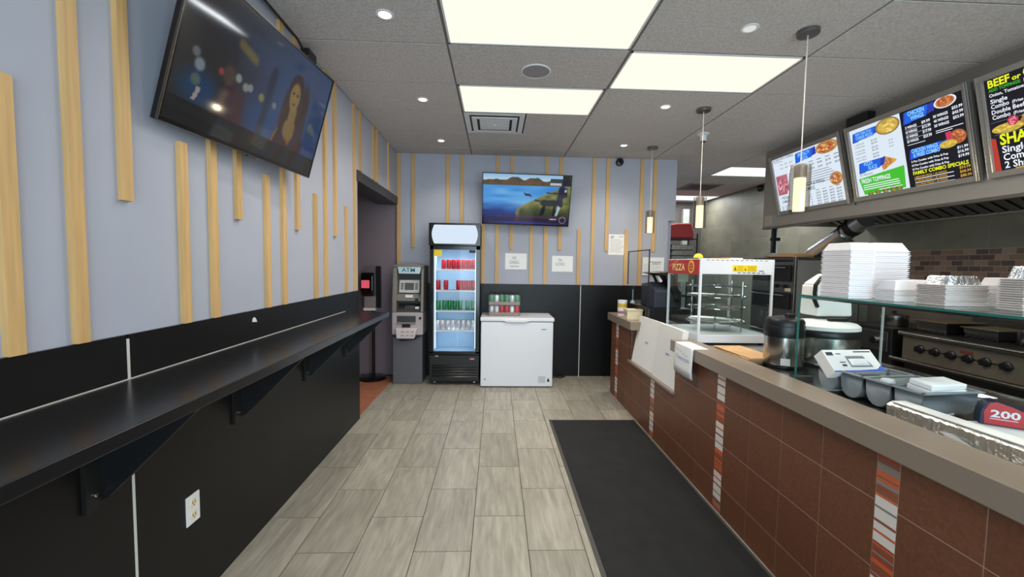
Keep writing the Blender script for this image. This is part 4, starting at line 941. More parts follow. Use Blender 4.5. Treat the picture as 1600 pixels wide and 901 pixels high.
for i, (x, y, c) in enumerate(((1.72, 3.35, m_paper), (1.82, 3.30, m_kraft), (1.95, 3.36, m_paper))):
    OBJ('loose_paper', G().box(x-0.06, x+0.06, y-0.05, y+0.05, ZT+0.001, ZT+0.007+0.004*i).xf(Matrix.Translation((x, y, 0)) @ Matrix.Rotation(0.2*i-0.2, 4, 'Z') @ Matrix.Translation((-x, -y, 0))), c, None,
        ['white folded paper on the pizza warmer nearest the yellow bell', 'brown paper pad on top of the pizza warmer', 'white paper pad on top of the warmer, right of the brown one'][i], 'paper')
# kraft bags
for i in range(5):
    z = 0.926+0.009*i
    T = Matrix.Translation((1.652+0.006*(i % 3), 2.70-0.012*i, z)) @ Matrix.Rotation(0.05*math.sin(i*2.1)-0.02, 4, 'Z')
    t = OBJ('paper_bag', G().box(-0.10, 0.10, -0.21, 0.21, 0, 0.0035).box(-0.10, 0.10, -0.21, -0.12, 0.0035, 0.0075).xf(T), m_kraft, None,
            ['folded brown paper bag at the bottom of the counter stack', 'folded brown paper bag second from the bottom of the counter stack', 'folded brown paper bag in the middle of the counter stack',
             'folded brown paper bag second from the top of the counter stack', 'topmost folded brown paper bag beside the pizza warmer'][i], 'paper bag', 'folded paper bags on the worktop')

# ------------------------------------------------------------------ cookers
def cooker(x, y, r, z0, z1, label, lidmat, black):
    t = THING('rice_cooker', (x, y, z0), label, 'cooker')
    OBJ('base_band', G().lathe(x, y, [(r*0.92, z0), (r*0.98, z0+0.006), (r*0.98, z0+0.02)], 40), m_bplastic, t, smooth=True)
    h = z1-z0
    OBJ('body', G().lathe(x, y, [(r*0.97, z0+0.02), (r, z0+0.03), (r, z0+h*0.60)], 44), m_steel, t, smooth=True)
    OBJ('band', G().lathe(x, y, [(r*1.02, z0+h*0.60), (r*1.03, z0+h*0.64), (r*1.03, z0+h*(0.72 if not black else 0.80)), (r*1.0, z0+h*(0.75 if not black else 0.83))], 44), m_bplastic, t, smooth=True)
    zz = z0+h*(0.75 if not black else 0.83)
    l = OBJ('lid', G().lathe(x, y, [(r*1.0, zz), (r*0.99, zz+h*0.07), (r*0.9, zz+h*0.12), (r*0.4, zz+h*0.165), (r*0.1, zz+h*0.17)], 44), lidmat, t, smooth=True)
    OBJ('lid_handle', G().box(x-0.02, x+0.10 if not black else x+0.03, y-r*0.35-0.014, y-r*0.35+0.014, zz+h*0.155, zz+h*0.155+0.022), m_bplastic, l, bevel=0.005)
    if not black: OBJ('side_handle', G().box(x-r-0.012, x-r+0.012, y-0.07, y+0.07, z0+h*0.44, z0+h*0.54), m_bplastic, t, bevel=0.005)
    return t
cooker(2.075, 2.53, 0.192, 0.925, 1.225, 'large steel rice cooker with white lid behind the glass end pane', m_whitep, False)
ck = cooker(1.755, 2.43, 0.105, 0.925, 1.235, 'smaller black-topped steel cooker left of the glass end pane', m_bplastic, True)
OBJ('rating_label', G().prism([(-0.024, 0.02), (0.024, 0.02), (0.024, 0.06), (-0.024, 0.06)], -0.1075, -0.1055, 'y').xf(Matrix.Translation((1.755, 2.43, 0.93)) @ Matrix.Rotation(-0.5, 4, 'Z')), m_paper, ck)
t = THING('plastic_jug', (2.13, 2.60, 1.215), 'white plastic jug with dark handle opening behind the foam stacks', 'jug')
OBJ('body', G().frustum((2.03, 2.26, 2.52, 2.68), 1.222, (2.03, 2.25, 2.53, 2.67), 1.42).frustum((2.03, 2.25, 2.53, 2.67), 1.42, (2.10, 2.20, 2.57, 2.63), 1.49), m_whitep, t, bevel=0.012)
OBJ('cap', G().cyl(2.15, 2.60, 1.49, 1.52, 0.03, 18), m_whitep, t)
OBJ('handle', G().tube([(2.07, 2.55, 1.47), (2.015, 2.53, 1.42), (2.01, 2.53, 1.33), (2.035, 2.53, 1.28)], 0.012, 8), m_bplastic, t, smooth=True)

# ------------------------------------------------------------------ glass food guard
t = THING('food_guard', (1.83, 1.3, 0.925), 'glass food guard shelf standing on the worktop', 'food guard')
GX0, GX1, GZ = 1.600, 2.06, 1.377
OBJ('top_glass', G().box(GX0, GX1, 0.45, 2.125, GZ, GZ+0.008), m_guard, t)
OBJ('top_edge', G().box(GX0-0.002, GX0, 0.45, 2.127, GZ-0.0005, GZ+0.0085), m_gedge, t, label='green glass edge')
OBJ('edge_strip', G().box(GX0-0.001, GX0+0.004, 0.45, 2.10, GZ-0.009, GZ-0.0005), m_chrome, t)
OBJ('end_pane', G().box(GX0, GX1, 2.108, 2.116, 0.935, GZ), m_guard, t)
OBJ('end_edge', G().box(GX0-0.002, GX0+0.001, 2.106, 2.118, 0.930, GZ), m_gedge, t, label='green glass edge')
OBJ('rear_edge', G().box(GX1-0.001, GX1+0.002, 2.106, 2.118, 0.93, GZ), MAT('pale_edge', RGB(170, 178, 180), 0.2), t)
for bb in ((GX0, GX0+0.09), (GX1-0.06, GX1)): OBJ('base_channel', G().box(bb[0], bb[1], 2.10, 2.124, 0.925, 0.95), m_darkgrey, t)
OBJ('near_pane', G().box(GX0, GX1, 0.46, 0.468, 0.935, GZ), m_guard, t)
OBJ('near_channel', G().box(GX0, GX1, 0.452, 0.476, 0.925, 0.945), m_darkgrey, t)
TZ = GZ+0.0088
# foam clamshell stacks: each container is a thing
def foam_stack(cx, cy, s, n, pitch, lid, top_label, rest_label, group, mat=None, name='foam_container', sy=None):
    mat = mat or m_foam; sy = sy or s; a = s/2; b = sy/2
    base = None
    for i in range(n):
        z = TZ+pitch*i; last = (i == n-1)
        j = 0.0012*math.sin(i*2.3)
        if last or base is None:
            g = G().frustum((cx-a*0.93, cx+a*0.93, cy-b*0.93, cy+b*0.93), z, (cx-a*0.97, cx+a*0.97, cy-b*0.97, cy+b*0.97), z+pitch*0.55).frustum((cx-a, cx+a, cy-b, cy+b), z+pitch*0.55, (cx-a, cx+a, cy-b, cy+b), z+pitch*0.97)
            if last:
                zz = z+pitch*0.97
                g.frustum((cx-a*0.96, cx+a*0.96, cy-b*0.96, cy+b*0.96), zz, (cx-a*0.74, cx+a*0.74, cy-b*0.74, cy+b*0.74), zz+lid)
            o = OBJ(name, g, mat, None, top_label if last else rest_label, 'food container', group, bevel=0.003 if last else 0.0)
            if base is None: base = o
        else: dup(base, Vector((cx+j, cy-j, z)))
foam_stack(1.672, 1.915, 0.115, 24, 0.0094, 0.034, 'topmost white foam clamshell of the tall left stack on the glass shelf', 'white foam clamshell in the tall left stack, below its topmost one', 'foam clamshells in the tall left stack', sy=0.17)
foam_stack(1.885, 1.985, 0.19, 23, 0.0098, 0.040, 'topmost white foam clamshell of the tall right stack on the glass shelf', 'white foam clamshell in the tall right stack, below its topmost one', 'foam clamshells in the tall right stack', sy=0.15)
foam_stack(1.765, 1.755, 0.105, 6, 0.0085, 0.040, 'topmost foam container of the low stack in front of the tall stacks', 'white foam container in the low stack left of the foil pans, below its topmost one', 'foam containers in the low left stack', sy=0.09)
foam_stack(1.880, 1.795, 0.098, 6, 0.0085, 0.042, 'topmost foam container of the low stack behind the foil pans', 'white foam container in the low stack behind the foil pans, below its topmost one', 'foam containers in the low rear stack', sy=0.09)
foam_stack(1.970, 1.545, 0.07, 9, 0.009, 0.03, 'topmost foam box between the two stacks of foil pans', 'white foam box between the two stacks of foil pans, below its topmost one', 'foam boxes between the foil pans', sy=0.08)
foam_stack(1.812, 1.575, 0.18, 12, 0.0068, 0.001, 'topmost wide foil pan beneath the upturned foil pan', 'foil pan in the wide stack on the glass shelf, below its topmost one', 'foil pans in the wide stack', m_foilp, 'foil_pan', sy=0.115)
foam_stack(1.905, 1.375, 0.22, 14, 0.0080, 0.001, 'topmost foil pan of the taller stack beneath its upturned pan', 'foil pan in the taller stack at the right edge, below its topmost one', 'foil pans in the taller right stack', m_foilp, 'foil_pan', sy=0.075)
def foil_dome(cx, cy, a, b, z, h, label):
    n = 40; g = G(); vs = []
    for k, (s, zz) in enumerate(((1.0, 0), (0.97, 0.004), (0.86, h*0.85), (0.82, h), (0.4, h*1.0))):
        for i in range(n):
            q = 2*math.pi*i/n; cs, sn = math.cos(q), math.sin(q)
            f = (abs(cs)**5+abs(sn)**5)**(-1/5); wv = 1+(0.018*math.sin(i*math.pi) + 0.012*((i % 2)*2-1) if 0 < k < 3 else 0)
            vs.append((cx+a*s*f*cs*wv, cy+b*s*f*sn*wv, z+zz))
    fs = [(k*n+i, k*n+(i+1) % n, (k+1)*n+(i+1) % n, (k+1)*n+i) for k in range(4) for i in range(n)] + [tuple(4*n+i for i in range(n))]
    return OBJ('foil_pan', g.add(vs, fs), m_foilw, None, label, 'food container', 'upturned foil pans on the stacks')
foil_dome(1.812, 1.575, 0.078, 0.052, TZ+12*0.0068+0.001, 0.034, 'upturned shiny foil pan on the wide stack of foil pans')
foil_dome(1.905, 1.375, 0.098, 0.034, TZ+14*0.0080+0.001, 0.042, 'upturned foil pan on the taller stack at the right edge')

# ------------------------------------------------------------------ cutlery tray
TT = Matrix.Translation((1.660, 1.510, 0)) @ Matrix.Rotation(0.10, 4, 'Z')
t = THING('cutlery_tray', (0, 0, 0), 'grey plastic four-compartment cutlery tray on the worktop', 'tray', M=TT)
tx0, tx1, ty0, ty1, tz = 0.0, 0.290, 0.0, 0.50, 1.045
rw = 0.016
rim = G()
cells = [(ty0+rw+q*(ty1-ty0-rw)/4, ty0+(q+1)*(ty1-ty0-rw)/4) for q in range(4)]
rim.box(tx0, tx0+rw, ty0, ty1, tz-0.008, tz).box(tx1-rw, tx1, ty0, ty1, tz-0.008, tz).box(tx0, tx1, ty0, ty0+rw, tz-0.008, tz).box(tx0, tx1, ty1-rw, ty1, tz-0.008, tz)
for q in range(1, 4): rim.box(tx0, tx1, cells[q-1][1], cells[q][0], tz-0.008, tz)
OBJ('rim', rim, m_gplast, t, bevel=0.003)
for a, b in cells:
    n = 8
    pr = [(a+(b-a)*(0.5-0.5*math.cos(math.pi*q/n)), tz-0.008-0.105*math.sin(math.pi*q/n)**0.55) for q in range(n+1)]
    vs = [(xx, y, z) for xx in (tx0+rw, tx1-rw) for y, z in pr]
    fs = [(q, q+1, n+1+q+1, n+1+q) for q in range(n)] + [tuple(range(n+1)), tuple(range(2*n+1, n, -1))]
    o = OBJ('compartment', G().add(vs, fs), m_gplast, t, smooth=True); md = o.modifiers.new('wall', 'SOLIDIFY'); md.thickness = 0.003; md.offset = 1
T = Matrix.Translation((1.722, 1.925, 1.062)) @ Matrix.Rotation(0.06, 4, 'Z') @ Matrix.Rotation(math.radians(46), 4, 'X')
t = THING('glove_box', (0, 0, 0), 'white and blue disposable glove box leaning in the cutlery tray', 'box', M=T)
OBJ('carton', G().box(-0.13, 0.13, -0.06, 0.062, -0.03, 0.03), m_card, t, bevel=0.003)
OBJ('opening', G().prism([(-0.03, -0.035), (0.085, -0.035), (0.065, 0.025), (-0.03, 0.025)], 0.0301, 0.031, 'z'), m_inkg, t)
OBJ('tissue_gloves', G().frustum((-0.025, 0.075, -0.030, 0.012), 0.0305, (-0.015, 0.055, -0.02, 0.0), 0.040), m_paper, t, bevel=0.004)
OBJ('blue_band', G().prism([(-0.13, -0.06), (0.13, -0.06), (0.13, -0.025), (0.095, -0.048), (0.0, -0.053), (-0.13, -0.053)], 0.0301, 0.0312, 'z'), m_blue, t)
OBJ('print', G().box(-0.12, -0.085, 0.03, 0.048, 0.0301, 0.031).box(-0.07, -0.045, 0.036, 0.040, 0.0301, 0.031).box(0.03, 0.12, 0.046, 0.052, 0.0301, 0.031).box(-0.075, -0.045, -0.01, -0.006, 0.0301, 0.031).box(-0.07, -0.048, -0.03, -0.02, 0.0301, 0.031), m_navy, t, kind='stuff')
t = THING('napkin_stack', (1.79, 1.60, 0.95), 'stack of white napkins in the nearest tray compartment', 'napkins')
for i in range(2):
    OBJ('napkin_block', G().box(-0.085, 0.085, -0.042, 0.042, 0.024*i, 0.024*i+0.023).xf(Matrix.Translation((1.79, 1.585, 1.030)) @ Matrix.Rotation(0.04+0.09*i, 4, 'Z') @ Matrix.Rotation(math.radians(7), 4, 'X')), m_paper, t, bevel=0.004)
OBJ('napkin_tail', G().box(1.75, 1.84, 1.555, 1.61, 0.945, 1.04), m_paper, t)
OBJ('cup_lid', G().lathe(1.70, 1.700, [(0.025, 0.99), (0.03, 1.03), (0.022, 1.05), (0.006, 1.054)], 18), m_whitep, None, 'small white plastic lid in the tray beside the napkins', 'lid', smooth=True)

# white cloth behind tray
vs = []; n = 16
for j in range(10):
    for i in range(n):
        u, v = i/(n-1), j/9
        x = 2.02+0.33*u; y = 1.86+0.20*v+0.05*math.sin(u*5); z = 0.928+0.05*(vn(u*5, v*4+3))*math.sin(math.pi*min(1, u*1.05))*math.sin(math.pi*v)**0.5
        vs.append((x, y, z))
fs = [(j*n+i, j*n+i+1, (j+1)*n+i+1, (j+1)*n+i) for j in range(9) for i in range(n-1)]
o = OBJ('cleaning_cloth', G().add(vs, fs), m_paper, None, 'crumpled white cloth behind the cutlery tray', 'cloth', smooth=True); md = o.modifiers.new('thick', 'SOLIDIFY'); md.thickness = 0.004; md.offset = 1

# foil roll box
TF = Matrix.Translation((1.592, 1.365, 0.9265)) @ Matrix.Rotation(0.03, 4, 'Z')
t = THING('foil_roll_box', (0, 0, 0), 'long foil-wrapped roll box at the front of the worktop', 'foil box', M=TF)
n = 64; prof = [(0.0, 0.008), (0.012, 0.0), (0.058, 0.0), (0.066, 0.008), (0.066, 0.058), (0.056, 0.068), (0.012, 0.066), (-0.004, 0.056)]
vs = []
for i in range(n):
    yv = -0.215+0.43*i/(n-1)
    for k, (px, pz) in enumerate(prof):
        wv = 0.0065*(vn(i*0.8, k*1.7)-0.5); vs.append((px+wv, yv, max(0.0, pz+wv*0.8)))
m_ = len(prof)
fs = [(i*m_+k, i*m_+(k+1) % m_, (i+1)*m_+(k+1) % m_, (i+1)*m_+k) for i in range(n-1) for k in range(m_)] + [tuple(range(m_))[::-1], tuple((n-1)*m_+k for k in range(m_))]
OBJ('foil_wrap', G().add(vs, fs), m_foil, t)
OBJ('carton_lid', G().box(0.004, 0.064, -0.205, 0.205, 0.0675, 0.0715), m_card, t, bevel=0.001)
OBJ('torn_flap', G().prism([(-0.12, 0.001), (-0.02, 0.030), (0.02, 0.024), (-0.06, 0.001)], -0.0075, -0.006, 'x'), m_card, t)
OBJ('roll_end', G().cyl(0.032, 0.034, -0.225, -0.214, 0.026, 20, axis='y'), MAT('roll_core', RGB(190, 196, 206), 0.35, 0.4), t)
OBJ('paper_ream', G().box(1.676, 2.03, 1.02, 1.45, 0.926, 0.962).xf(Matrix.Translation((1.77, 1.2, 0)) @ Matrix.Rotation(-0.04, 4, 'Z') @ Matrix.Translation((-1.77, -1.2, 0))), MAT('pale_paper', RGB(214, 220, 222), 0.7), None,
    'flat stack of pale sheets behind the foil roll box', 'paper')
# red 200 box
TB = Matrix.Translation((1.862, 1.395, 0.9635)) @ Matrix.Rotation(-0.62, 4, 'Z') @ Matrix.Diagonal((0.70, 0.70, 0.70, 1))
t = THING('count_box', (0, 0, 0), 'red and navy carton marked 200 at the right edge of the worktop', 'box', M=TB)
OBJ('carton', G().prism([(-0.115, 0.0), (0.20, 0.0), (0.20, 0.105), (0.06, 0.105), (0.03, 0.092), (0.0, 0.108), (-0.06, 0.125), (-0.09, 0.118), (-0.112, 0.07)], -0.03, 0.05, 'y'), m_navy, t, bevel=0.002)
OBJ('red_face', G().prism([(-0.098, 0.004), (0.20, 0.004), (0.20, 0.102), (0.06, 0.102), (0.03, 0.089), (0.0, 0.104), (-0.058, 0.122), (-0.083, 0.113), (-0.102, 0.068)], -0.0325, -0.03, 'y'), m_red, t)
OBJ('lettering', G().text('200', -0.078, 0.045, 0.036, 0.105, 0.03).xf(Matrix.Translation((0, -0.0335, 0)) @ RX), MAT('silver_print', RGB(214, 214, 218), 0.4), t)
OBJ('small_print', G().box(-0.08, 0.02, -0.0335, -0.0326, 0.033, 0.037).box(0.045, 0.17, -0.0335, -0.0326, 0.075, 0.088).box(0.045, 0.17, -0.0335, -0.0326, 0.02, 0.03).box(0.045, 0.17, -0.0335, -0.0326, 0.036, 0.041), MAT('pink_print', RGB(226, 190, 206), 0.5), t)

# ------------------------------------------------------------------ menu bulkhead and hood
BX = 3.34
st = ST('wall_bulkhead', G().box(BX, BX+0.06, -1.0, 5.11, 2.02, H).box(BX+0.06, 4.35, 5.05, 5.11, 2.05, H), m_bulk)
t = THING('exhaust_hood', (3.9, 3.0, 2.03), 'long kitchen exhaust hood with dark baffle filters under the menu bulkhead', 'hood')
OBJ('front_lip', G().box(BX-0.004, BX+0.065, -0.5, 5.115, 2.000, 2.024), m_steeld, t)
OBJ('back_lip', G().box(4.30, 4.36, -0.5, 5.05, 2.015, 2.045), MAT('lip_steel', RGB(172, 168, 160), 0.3, 0.4), t)
OBJ('filter_plate', G().prism([(3.42, 2.42), (4.30, 2.03), (4.30, 2.05), (3.42, 2.45)], -0.5, 5.04, 'y'), m_iron, t)
OBJ('rear_duct', G().box(4.36, XR-0.009, -0.5, 5.05, 2.045, 2.10), m_steeld, t)
for q in range(52):
    y = -0.35+0.103*q
    if y < 1.4: continue
    OBJ('baffle', G().prism([(3.46, 2.40), (4.28, 2.036), (4.28, 2.022), (3.46, 2.385)], y, y+0.055, 'y'), MAT('baffle_steel', RGB(112, 105, 95), 0.38, 0.5) if q == 17 else bpy.data.materials.get('baffle_steel') or m_steeld, t)
t = THING('switch_plate', (BX, 5.0, 2.07), 'small pale plate on the far end of the menu bulkhead', 'plate')
OBJ('plate', G().box(BX-0.006, BX, 4.94, 5.07, 2.04, 2.16), MAT('tan_plate', RGB(158, 150, 134), 0.5), t, bevel=0.002)
OBJ('screw', G().cyl(5.005, 2.10, BX-0.009, BX-0.006, 0.006, 8, axis='x'), m_steeld, t)

# ------------------------------------------------------------------ menus
mm = {k: EMI('menu_'+k, c, s) for k, c, s in (('white', RGB(226, 238, 250), 0.95), ('black', RGB(12, 12, 26), 0.9), ('blue', RGB(24, 100, 226), 1.0), ('dblue', RGB(44, 60, 170), 1.0), ('green', RGB(66, 190, 44), 1.0),
      ('ink', RGB(52, 58, 72), 1.0), ('grey', RGB(120, 130, 142), 1.0), ('lit', RGB(240, 244, 255), 1.0), ('yellow', RGB(236, 242, 30), 1.0), ('gold', RGB(216, 168, 60), 1.0), ('ltblue', RGB(150, 214, 255), 1.0), ('pink', RGB(214, 60, 100), 0.9), ('red', RGB(190, 60, 50), .9))}
m_food = PICM('menu_food_print', 0.95, 0.4)
m_mframe = MAT('menu_frame', RGB(134, 130, 124), 0.4, 0.3)
m_mframe2 = MAT('menu_frame_trim', RGB(190, 186, 182), 0.25, 0.8)
def menu(ytop, w_, label):
    v = Vector((-0.1535, 0, 0.6565)).normalized(); u = Vector((0, -1, 0)); n = u.cross(v)
    o = (3.318, ytop, 2.143)
    T = Matrix(((u.x, v.x, n.x, o[0]), (u.y, v.y, n.y, o[1]), (u.z, v.z, n.z, o[2]), (0, 0, 0, 1)))
    t = THING('menu_board', o, label, 'menu board', 'lit menu boards on the bulkhead', M=T)
    h = 0.674; f = 0.04
    fr = OBJ('frame', G().box(0, w_, 0, f, -0.035, 0.006).box(0, w_, h-f, h, -0.035, 0.006).box(0, f, f, h-f, -0.035, 0.006).box(w_-f, w_, f, h-f, -0.035, 0.006), m_mframe, t, bevel=0.002)
    for bb in ((f-0.012, f-0.004, f, h-f, 0.006, 0.012), (w_-0.022, w_-0.012, 0, h, 0.006, 0.012), (w_-0.006, w_, 0, h, 0.0, 0.012), (0, 0.004, 0, h, 0.0, 0.012)): OBJ('frame_trim', G().box(*bb), m_mframe2, fr)
    OBJ('rear_box', G().box(0.01, w_-0.01, 0.03, h-0.01, -0.04, -0.012), m_darkgrey, t)
    OBJ('hanger', G().bar((0.2, h-0.03, -0.038), (0.2, h+0.0, -0.14), 0.008).bar((w_-0.2, h-0.03, -0.038), (w_-0.2, h+0.0, -0.14), 0.008), m_iron, t)
    return t
SMALL = ('prices', 'small_print', 'white_prices', 'gold_prices', 'light_small_print', 'light_lines', 'rule_line', 'banner_fold', 'lettuce_photo')
def part(t, name, key, g): return OBJ(name, g, mm[key], t, kind='stuff' if name in SMALL else None)
class TX:
    def __init__(s): s.l = []
    def text(s, *a): s.l.append(a); return s
def words(t, name, key, tx):
    for a in tx.l: OBJ(name, G().text(*a), mm[key], t)
def rect(g, a, b, c, d, z): return g.poly([(a, c, z), (b, c, z), (b, d, z), (a, d, z)])
def food(seed, base, crust, tops, rim=0.9):
    def fn(u, v):
        r = 2*math.hypot(u-0.5, v-0.5); c = mix(base, tuple(q*0.75 for q in base), vn(u*9+seed, v*9))
        for q in range(26):
            a = hsh(q, seed)*6.28; rr = 0.40*math.sqrt(hsh(q, seed+5)); 
            if math.hypot(u-0.5-rr*math.cos(a), v-0.5-rr*math.sin(a)) < 0.055: c = tops[q % len(tops)]
        return mix(c, crust, sst(rim-0.1, rim, r))
    return fn
Z0, Z1, Z2 = 0.0005, 0.0015, 0.0025
CHZ = food(1, (240, 206, 90), (150, 116, 66), [(250, 224, 130), (226, 180, 60)])
PEP = food(2, (226, 150, 80), (196, 140, 78), [(176, 48, 34), (240, 206, 130), (120, 60, 40)])
MEAT = food(3, (210, 120, 140), (190, 90, 110), [(240, 190, 200), (150, 40, 60), (230, 150, 160)], 9)
WING = food(4, (208, 110, 56), (236, 236, 240), [(232, 150, 84), (160, 70, 34), (220, 130, 66)], 0.86)
FRY = food(5, (238, 204, 70), (238, 204, 70), [(250, 226, 110), (206, 160, 40)], 9)
BURG = food(6, (196, 130, 62), (170, 104, 50), [(216, 150, 78), (180, 112, 52)], 9)
VEG = food(8, (80, 150, 40), (60, 120, 40), [(220, 50, 60), (240, 190, 40), (40, 40, 60), (70, 160, 50)], 9)
def disc(t, x, y, rx, ry, fn, z=Z1): PIC('food_photo', t, x-rx, x+rx, y-ry, y+ry, z, fn, 40, 14, m_food, disc=True)
def rectpic(t, x0, x1, y0, y1, fn, z=Z1): PIC('food_photo', t, x0, x1, y0, y1, z, fn, 30, 24, m_food)
def banner(t, x0, x1, y0, y1, sl=0.02):
    part(t, 'banner', 'blue', G().poly([(x0, y0, Z1), (x1, y0+0.012, Z1), (x1+sl, y1, Z1), (x0+sl*0.6, y1-0.004, Z1)]))
    part(t, 'banner_fold', 'dblue', G().poly([(x1-0.004, y0+0.02, Z1-0.0004), (x1+0.06, y0+0.03, Z1-0.0004), (x1+0.06, y1+0.004, Z1-0.0004), (x1+0.01, y1-0.004, Z1-0.0004)]).poly([(x0-0.012, y0-0.006, Z1-0.0004), (x0+0.05, y0-0.002, Z1-0.0004), (x0+0.06, y1, Z1-0.0004), (x0, y1-0.006, Z1-0.0004)]))
MW = 0.987
# menu 1
t = menu(4.783, MW, 'farthest lit white menu board, pizza with toppings prices')
part(t, 'panel', 'white', rect(G(), 0.03, MW-0.03, 0.03, 0.644, 0.0))
banner(t, 0.40, 0.62, 0.52, 0.62)
words(t, 'banner_lettering', 'ltblue', TX().text('SPECIALTY', 0.52, 0.573, 0.034, 0.17, 0.02, 'c', Z2).text('PIZZA', 0.52, 0.532, 0.030, 0.10, 0.02, 'c', Z2))
disc(t, 0.815, 0.580, 0.135, 0.062, PEP)
words(t, 'heading', 'ink', TX().text('BIG PIZZA WITH 3 TOPPINGS', 0.055, 0.605, 0.024, 0.32, 0.012, 'l', Z1).text('PIZZA & WINGS', 0.48, 0.255, 0.038, 0.25, 0.012, 'l', Z1).text('COMBOS', 0.455, 0.205, 0.036, 0.14, 0.012, 'l', Z1).text('1 PIZZA &', 0.085, 0.17, 0.030, 0.14, 0.01, 'l', Z1).text('COMBOS', 0.085, 0.125, 0.03, 0.13, 0.01, 'l', Z1))
g = G()
for i in range(2):
    for j, pr in enumerate(('$15.99', '$18.99', '$21.99', '$26.99')):
        g.text(pr, 0.57+0.105*j, 0.448-0.04*i, 0.018, 0.062, 0.02, 'l', Z1); g.text(pr, 0.15+0.075*j, 0.545-0.04*i, 0.014, 0.045, 0.01, 'l', Z1) if j < 3 else None
for i in range(5):
    for j in range(4): g.text(('$23.99', '$26.99', '$30.99', '$35.99')[j], 0.60+0.085*j, 0.155-0.028*i, 0.015, 0.055, 0.02, 'l', Z1)
    g.text(str(10*(i+1)), 0.52, 0.155-0.028*i, 0.014, None, 0.02, 'l', Z1); g.text('$19.99', 0.16+0.0, 0.09-0.0, 0.013, 0.05, 0.01, 'l', Z1) if i == 0 else None
part(t, 'prices', 'ink', g)
g = G()
for i in range(6): rect(g, 0.46, 0.80+0.08*hsh(i, 2), 0.380-0.024*i, 0.386-0.024*i, Z1)
for j in range(4): rect(g, 0.57+0.105*j, 0.625+0.105*j, 0.485, 0.493, Z1); rect(g, 0.60+0.085*j, 0.645+0.085*j, 0.188, 0.194, Z1)
for i in range(4): rect(g, 0.07, 0.11, 0.085-0.02*i*0.8, 0.091-0.02*i*0.8, Z1); rect(g, 0.13, 0.165, 0.085-0.02*i*0.8, 0.091-0.02*i*0.8, Z1)
rect(g, 0.06, 0.20, 0.588, 0.593, Z1)
part(t, 'small_print', 'grey', g)
rectpic(t, 0.055, 0.235, 0.22, 0.44, MEAT)
disc(t, 0.87, 0.26, 0.075, 0.065, PEP)
# menu 2
t = menu(3.738, MW, 'middle lit menu board, white pizza half and black chicken wings half')
part(t, 'panel', 'white', rect(G(), 0.03, 0.505, 0.03, 0.644, 0.0))
part(t, 'dark_panel', 'black', rect(G(), 0.505, MW-0.03, 0.03, 0.644, 0.0))
banner(t, 0.07, 0.27, 0.525, 0.605)
words(t, 'banner_lettering', 'ltblue', TX().text('NEW YORK STYLE', 0.175, 0.573, 0.022, 0.155, 0.02, 'c', Z2).text('CHEESE PIZZA', 0.18, 0.540, 0.026, 0.165, 0.02, 'c', Z2).text('PIZZA', 0.18, 0.300, 0.030, 0.085, 0.02, 'c', Z2).text('SLICE', 0.215, 0.262, 0.030, 0.085, 0.02, 'c', Z2)
     .text('CHICKEN', 0.63, 0.588, 0.032, 0.125, 0.03, 'c', Z2).text('WINGS', 0.635, 0.550, 0.030, 0.10, 0.03, 'c', Z2).text('CHICKEN WINGS', 0.655, 0.300, 0.030, 0.195, 0.03, 'c', Z2).text('& FRIES COMBO', 0.665, 0.266, 0.028, 0.195, 0.03, 'c', Z2))
disc(t, 0.395, 0.572, 0.105, 0.066, CHZ)
banner(t, 0.09, 0.28, 0.245, 0.335)
part(t, 'slice_photo_crust', 'gold', G().poly([(0.30, 0.22, Z1), (0.345, 0.335, Z1), (0.435, 0.29, Z1), (0.42, 0.275, Z1)]))
disc(t, 0.365, 0.29, 0.035, 0.028, PEP, Z2); disc(t, 0.325, 0.255, 0.026, 0.022, PEP, Z2)
part(t, 'green_panel', 'green', G().poly([(0.10, 0.05, Z1), (0.475, 0.05, Z1), (0.485, 0.228, Z1), (0.065, 0.196, Z1)]))
words(t, 'light_lettering', 'lit', TX().text('FRESH TOPPINGS', 0.09, 0.150, 0.038, 0.27, 0.02, 'l', Z2))
g = G()
for i in range(3): rect(g, 0.10, 0.42+0.03*hsh(i, 9), 0.127-0.018*i, 0.134-0.018*i, Z2)
rect(g, 0.24, 0.45, 0.070, 0.077, Z2)
part(t, 'light_small_print', 'lit', g)
for x, y, r in ((0.16, 0.048, 0.028), (0.23, 0.055, 0.028), (0.30, 0.06, 0.032), (0.37, 0.058, 0.034), (0.42, 0.055, 0.03)): disc(t, x, y, r, r*0.75, VEG, Z2)
g = G()
for i, (nm, p1) in enumerate((('1 LARGE PIZZA', '$13.99'), ('2 LARGE PIZZAS', '$25.99'), ('1 X-LARGE PIZZA', '$16.99'), ('2 X-LARGE PIZZAS', '$31.99'), ('PARTY PIZZA', '$18.99'), ('2 PARTY PIZZAS', '$35.99'))):
    y = 0.490-0.024*i-0.01*(i//2); g.text(nm, 0.07, y, 0.012, 0.10, 0.0, 'l', Z1).text(p1, 0.235, y, 0.014, 0.055, 0.01, 'l', Z1)
for i in range(3): g.text(('$1.49', '$1.99', '$2.49')[i], 0.39, 0.450-0.026*i, 0.012, 0.035, 0, 'l', Z1)
g.text('BUY PIZZA SLICE', 0.085, 0.218, 0.014, 0.12, 0.01, 'l', Z1)
part(t, 'prices', 'ink', g)
